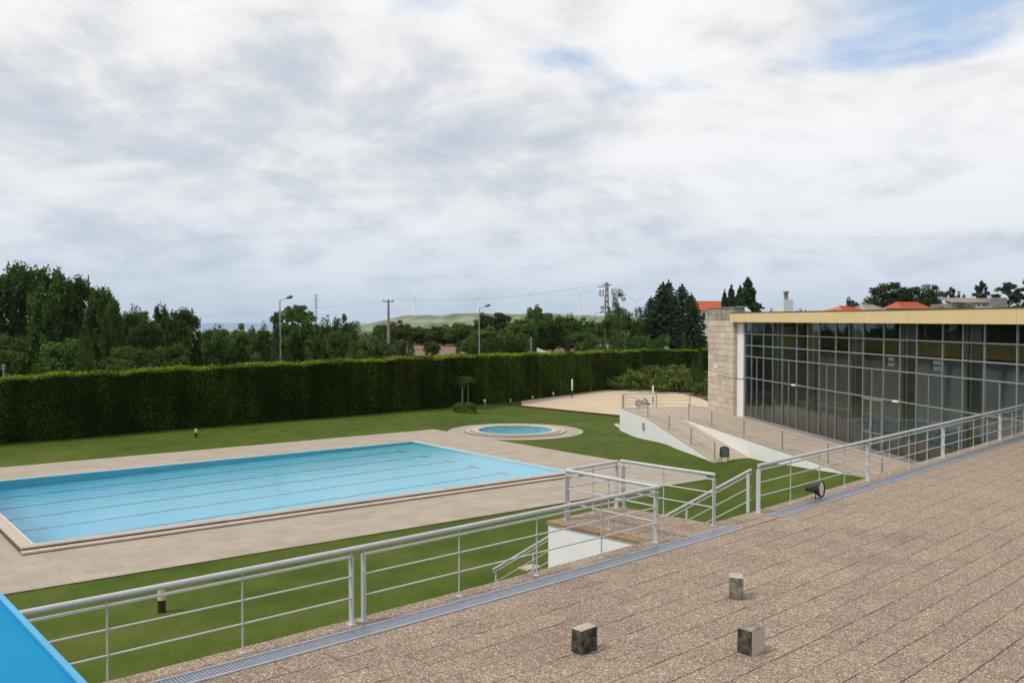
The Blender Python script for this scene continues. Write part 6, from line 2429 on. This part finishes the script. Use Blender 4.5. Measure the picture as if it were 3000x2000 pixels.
    for px, py0, py1, w, mat, lab, nm in ((1868, 1019, 1030, 17, 'sign_blue', 'blue road sign showing just over the far end of the hedge', 'road_sign'), (1952, 1015, 1023, 10, 'sign_white', 'small white road sign over the hedge by the street lamp', 'road_sign')):
        a, c = at_y(px, py0, D), at_y(px, py1, D)
        hw = w * D / FPX / 2
        root = thing(nm, (a.x, D, far_z(a.x, D)), lab, 'road sign')
        MB().prism([(a.x - hw, D - .02), (a.x + hw, D - .02), (a.x + hw, D + .02), (a.x - hw, D + .02)], c.z, a.z).build('plate', M[mat], root)
        mk = MB()
        if mat == 'sign_blue':
            mk.prism([(a.x - hw * .22, D - .032), (a.x + hw * .3, D - .032), (a.x + hw * .3, D - .022), (a.x - hw * .22, D - .022)], c.z, (a.z + c.z) / 2)
            mk.build('white_mark', M['sign_white'], root)
        else:
            mk.prism([(a.x - hw * .35, D - .032), (a.x + hw * .5, D - .032), (a.x + hw * .5, D - .022), (a.x - hw * .35, D - .022)], (a.z + c.z) / 2 - .04, (a.z + c.z) / 2 + .06)
            mk.build('dark_mark', M['black_metal'], root)
        for s in (-.6, .6):
            MB().tube((a.x + s * hw, D + .05, far_z(a.x, D) - .2), (a.x + s * hw, D + .05, a.z - .02), .04, 6).build('leg', M['lamp_grey'], root)
    # white low wall curving in front of the brown field
    D = 121
    pts = [(1572, 1017), (1585, 1023), (1600, 1028), (1620, 1032), (1642, 1035), (1668, 1037)]
    m = MB()
    for (x0, y0), (x1, y1) in zip(pts, pts[1:]):
        a, c = at_y(x0, y0, D), at_y(x1, y1, D)
        m.prism([(a.x, D), (c.x, D - .0), (c.x, D + .3), (a.x, D + .3)], 0.0, [a.z, c.z, c.z, a.z])
    m.build('low_wall', M['sign_white'], None, 'white low wall sloping down behind the hedge under the fourth wind turbine', 'wall')


build_poles()


def turbine(px, hub_py, base_py, angles, label, D=3700, yaw=0.0, Lb=38):
    h = at_y(px + 1, hub_py, D)
    b = at_y(px, base_py, D)
    root = thing('wind_turbine', (h.x, D, b.z - 4), label, 'wind turbine', 'white wind turbines along the hill crest')
    MB().path([(h.x, D, b.z - 4), (h.x, D, (b.z + h.z) / 2), (h.x, D, h.z)], [3.2, 2.6, 1.9], 10).build('tower', M['turbine_white'], root)
    f = Vector((math.sin(yaw), -math.cos(yaw), 0))
    sd = Vector((f.y, -f.x, 0))
    MB().bar(h - f * 5, h + f * 4, 4, 4.2).build('nacelle', M['turbine_white'], root)
    c = h + f * 5.2
    MB().lathe(c - f * 1.5, [(1.7, 0), (1.7, 1.6), (.9, 3), (.01, 3.6)], 10, f).build('hub', M['turbine_white'], root)
    for a in angles:
        d = (sd * math.sin(math.radians(a)) + Vector((0, 0, 1)) * math.cos(math.radians(a)))
        t = d.cross(f)
        bl = MB()
        sec = [(1.2, 1.8, 1.8), (6, 3.8, 1.3), (14, 3.2, .9), (28, 2.2, .6), (Lb, 1.0, .3)]
        vs = []
        for L, w, q in sec:
            for x, y in ((-1, 0), (0, -1), (1.2, 0), (0, 1)):
                vs.append(c + d * L + t * (x * w * .75) + f * (y * q * .5))
        fs = []
        for i in range(len(sec) - 1):
            for k in range(4):
                fs.append((i * 4 + k, i * 4 + (k + 1) % 4, i * 4 + 4 + (k + 1) % 4, i * 4 + 4 + k))
        fs.append((0, 3, 2, 1))
        n = len(vs)
        fs.append((n - 4, n - 3, n - 2, n - 1))
        bl.add(vs, fs)
        bl.build('blade', M['turbine_white'], root)


turbine(1215, 868, 926, (62, -62, 176), 'wind turbine standing farthest from the hall, over the low band of trees')
turbine(1402, 865, 918, (-10, 108, 226), 'wind turbine behind the second street lamp, one blade pointing up')
turbine(1551, 856, 920, (62, -60, 150), 'wind turbine half hidden by the spike topped tree')
turbine(1698, 858, 926, (55, -66, 174), 'wind turbine standing before the big concrete pole')
turbine(1859, 880, 935, (57, -68, 176), 'wind turbine behind the sparse tree, nearest the cedars')


# ================================================================ HOUSES
def house(name, px0, px1, eave, ridge, D, label, wall='house_white', roof='roof_tile', base=None, dep=9.0, hip=0.12, wins=(), chim=None):
    """gabled house facing the camera: wall up to the eaves, tiled roof above"""
    a, c = at_y(px0, eave, D), at_y(px1, eave, D)
    zr_ = at_y((px0 + px1) / 2, ridge, D + dep * .4).z
    ze = a.z
    zb = far_z(a.x, D) if base is None else base
    root = thing(name, ((a.x + c.x) / 2, D, zb), label, 'house', 'houses beyond the hall')
    MB().prism([(a.x, D), (c.x, D), (c.x, D + dep), (a.x, D + dep)], zb - 1, ze).build('wall', M[wall], root)
    o = .35
    w = (c.x - a.x) * hip
    r = MB()
    A = [Vector((a.x - o, D - o, ze + .01)), Vector((c.x + o, D - o, ze + .01)), Vector((c.x + o, D + dep + o, ze + .01)), Vector((a.x - o, D + dep + o, ze + .01))]
    R0, R1 = Vector((a.x + w, D + dep * .45, zr_)), Vector((c.x - w, D + dep * .45, zr_))
    r.add(A + [R0, R1], [(0, 1, 5, 4), (1, 2, 5), (2, 3, 4, 5), (3, 0, 4), (3, 2, 1, 0)])
    r.build('roof', M[roof], root)
    rr = MB().bar(R0 + Vector((0, 0, .03)), R1 + Vector((0, 0, .03)), .28, .12)
    rr.build('ridge_tiles', M[roof], root)
    # courses of tiles as thin raised bands
    if roof == 'roof_tile':
        cr = MB()
        for k in range(1, 7):
            f = k / 7
            p0, p1 = A[0].lerp(R0, f), A[1].lerp(R1, f)
            cr.bar(p0 + Vector((0, -.02, .03)), p1 + Vector((0, -.02, .03)), .08, .05)
        cr.build('tile_courses', M[roof], root, kind='stuff')
    for (x0, y0, x1, y1) in wins:
        p, q = at_y(x0, y0, D - .03), at_y(x1, y1, D - .03)
        f = MB()
        f.prism([(p.x, D - .06), (q.x, D - .06), (q.x, D - .005), (p.x, D - .005)], q.z, p.z)
        wo = f.build('window', M['sign_white'], root)
        e = .12
        MB().prism([(p.x + e, D - .075), (q.x - e, D - .075), (q.x - e, D - .062), (p.x + e, D - .062)], q.z + e, p.z - e).build('pane', M['window_dark'], wo)
    if chim:
        x, y, w_ = chim
        p = at_y(x, y, D + dep * .3)
        hw = w_ * (D + dep * .3) / FPX
        MB().box((p.x, p.y, ze), (hw, hw, p.z - ze - .25)).build('chimney', M['house_white'], root)
        MB().box((p.x, p.y, p.z - .25), (hw * 1.5, hw * 1.5, .2)).build('chimney_cap', M['house_grey'], root)
    return root


house('tiled_house', 2020, 2150, 909, 883, 190, 'white two storey house with orange roof between the cedars and the stone pier', dep=12, hip=.10,
      wins=((2056, 914, 2068, 938), (2056, 946, 2068, 966), (2072, 914, 2078, 938)))
# dark red gate and wall in front of that house
D = 180
a, c = at_y(2034, 987, D), at_y(2068, 1012, D)
g = thing('gate', ((a.x + c.x) / 2, D, far_z(a.x, D)), 'dark red double gate in front of the orange roofed house', 'gate')
for f0, f1 in ((0, .49), (.51, 1)):
    x0, x1 = a.x + (c.x - a.x) * f0, a.x + (c.x - a.x) * f1
    MB().prism([(x0, D - .1), (x1, D - .1), (x1, D), (x0, D)], far_z(a.x, D), a.z).build('leaf', M['maroon'], g)
for x in (a.x - .3, c.x + .3):
    MB().box((x, D, far_z(a.x, D)), (.5, .5, a.z - far_z(a.x, D) + .3)).build('post', M['house_white'], g)
w = MB()
x0, x1 = at_y(1880, 1000, D + 4).x, a.x - .6
w.prism([(x0, D + 4), (x1, D + 4), (x1, D + 4.3), (x0, D + 4.3)], -1, at_y(1900, 1003, D).z)
w.build('garden_wall', M['house_grey'], None, 'grey garden wall in the shade of the dark cedars', 'wall')
house('small_house', 2474, 2524, 909, 897, 150, 'small house with a low red roof and a white chimney over the hall roof', 'house_peach', hip=.22, chim=(2530, 885, 9), base=2)
house('gabled_house', 2536, 2600, 910, 892, 154, 'low house with a grey brown roof under the large skyline pine', 'house_white', 'roof_grey', hip=.24, base=2)
house('orange_house', 2652, 2722, 903, 885, 150, 'house with a bright orange roof under the largest skyline pine', 'house_peach', hip=.05, base=2)


def grey_house():
    D = 160
    a, b_, c = at_y(2788, 872, D), at_y(2896, 872, D), at_y(2945, 872, D)
    zb = 2
    root = thing('flat_roofed_house', ((a.x + c.x) / 2, D, zb), 'grey flat roofed house among pines at the frame edge', 'house', 'houses beyond the hall')
    MB().prism([(a.x, D), (b_.x - .02, D), (b_.x - .02, D + 8), (a.x, D + 8)], zb, at_y(2800, 889, D).z).build('wall', M['house_grey'], root)
    zt_ = at_y(2800, 887, D).z
    r = MB()
    r.add([(a.x - .2, D - .3, zt_), (b_.x + .1, D - .3, zt_), (b_.x + .1, D + 5, a.z), (a.x - .2, D + 5, a.z), (a.x - .2, D - .3, zt_ + .12), (b_.x + .1, D - .3, zt_ + .12), (b_.x + .1, D + 5, a.z + .12), (a.x - .2, D + 5, a.z + .12)],
          [(0, 1, 5, 4), (1, 2, 6, 5), (2, 3, 7, 6), (3, 0, 4, 7), (4, 5, 6, 7), (3, 2, 1, 0)])
    r.build('roof', M['roof_grey'], root)
    MB().prism([(b_.x, D - .6), (c.x, D - .6), (c.x, D + 8), (b_.x, D + 8)], zb, c.z).build('side_wing', M['house_grey'], root)
    for x0, x1 in ((2862, 2872), (2876, 2892)):
        p, q = at_y(x0, 890, D), at_y(x1, 898, D)
        f = MB().prism([(p.x, D - .06), (q.x, D - .06), (q.x, D - .005), (p.x, D - .005)], q.z, p.z).build('window', M['house_white'], root)
        MB().prism([(p.x + .06, D - .075), (q.x - .06, D - .075), (q.x - .06, D - .062), (p.x + .06, D - .062)], q.z + .06, p.z - .06).build('pane', M['window_dark'], f)
    p, q = at_y(2868, 899, D - 1.5), at_y(2910, 904, D - 1.5)
    MB().prism([(p.x, D - 1.5), (q.x, D - 1.5), (q.x, D - .05), (p.x, D - .05)], q.z, p.z).build('porch_roof', M['sign_white'], root)


grey_house()


# ================================================================ GRASS AND HAZE
def build_grass():
    """uneven fringe of longer blades where the lawn meets the paving"""
    pts = []
    n = 0
    X, Y = np.zeros(0), np.zeros(0)
    # fringe along deck edges
    m = 12000
    uu = RNG.uniform(-6, DK_U1, m)
    vv = DK_V0 - np.abs(RNG.normal(0, .035, m)) + .03
    X = np.concatenate([X, PA.x + PU.x * uu + PV.x * vv])
    Y = np.concatenate([Y, PA.y + PU.y * uu + PV.y * vv])
    vv = RNG.uniform(DK_V0, DK_V1, m // 2)
    uu = DK_U1 + np.abs(RNG.normal(0, .035, m // 2)) - .03
    X = np.concatenate([X, PA.x + PU.x * uu + PV.x * vv])
    Y = np.concatenate([Y, PA.y + PU.y * uu + PV.y * vv])
    Z = np.array([ground_z(x, y) for x, y in zip(X, Y)])
    n = len(X)
    a = RNG.uniform(0, 2 * np.pi, n)
    h = RNG.uniform(.012, .035, n)
    w = RNG.uniform(.008, .018, n)
    lx, ly = RNG.normal(0, .03, n), RNG.normal(0, .03, n)
    V = np.empty((n, 3, 3), np.float32)
    V[:, 0] = np.stack([X - np.cos(a) * w, Y - np.sin(a) * w, Z - .005], 1)
    V[:, 1] = np.stack([X + np.cos(a) * w, Y + np.sin(a) * w, Z - .005], 1)
    V[:, 2] = np.stack([X + lx, Y + ly, Z + h], 1)
    me = bpy.data.meshes.new('grass')
    me.vertices.add(3 * n)
    me.vertices.foreach_set('co', V.ravel())
    me.loops.add(3 * n)
    me.loops.foreach_set('vertex_index', np.arange(3 * n, dtype=np.int32))
    me.polygons.add(n)
    me.polygons.foreach_set('loop_start', np.arange(0, 3 * n, 3, dtype=np.int32))
    t = me.attributes.new('tint', 'FLOAT', 'FACE')
    t.data.foreach_set('value', np.clip(RNG.normal(.45, .2, n), 0, 1).astype(np.float32))
    me.materials.append(M['leaf_grass'])
    me.update(calc_edges=True)
    tag(link_mesh('grass', me), kind='stuff')


build_grass()


def build_haze():
    m = bpy.data.materials.new('haze')
    m.use_nodes = True
    nt = m.node_tree
    nt.nodes.clear()
    out = node(nt, 'ShaderNodeOutputMaterial')
    v = node(nt, 'ShaderNodeVolumePrincipled')
    v.inputs['Color'].default_value = (0.72, 0.86, 1.0, 1)
    v.inputs['Density'].default_value = HAZE
    v.inputs['Anisotropy'].default_value = 0.2
    nt.links.new(v.outputs[0], out.inputs['Volume'])
    x0, x1, y0, y1, z0, z1 = -9600, 9600, -3200, 9600, -60, 210
    MB().prism([(x0, y0), (x1, y0), (x1, y1), (x0, y1)], z0, z1).build('haze', m, kind='stuff')


HAZE = 0.00005
if HAZE:
    build_haze()
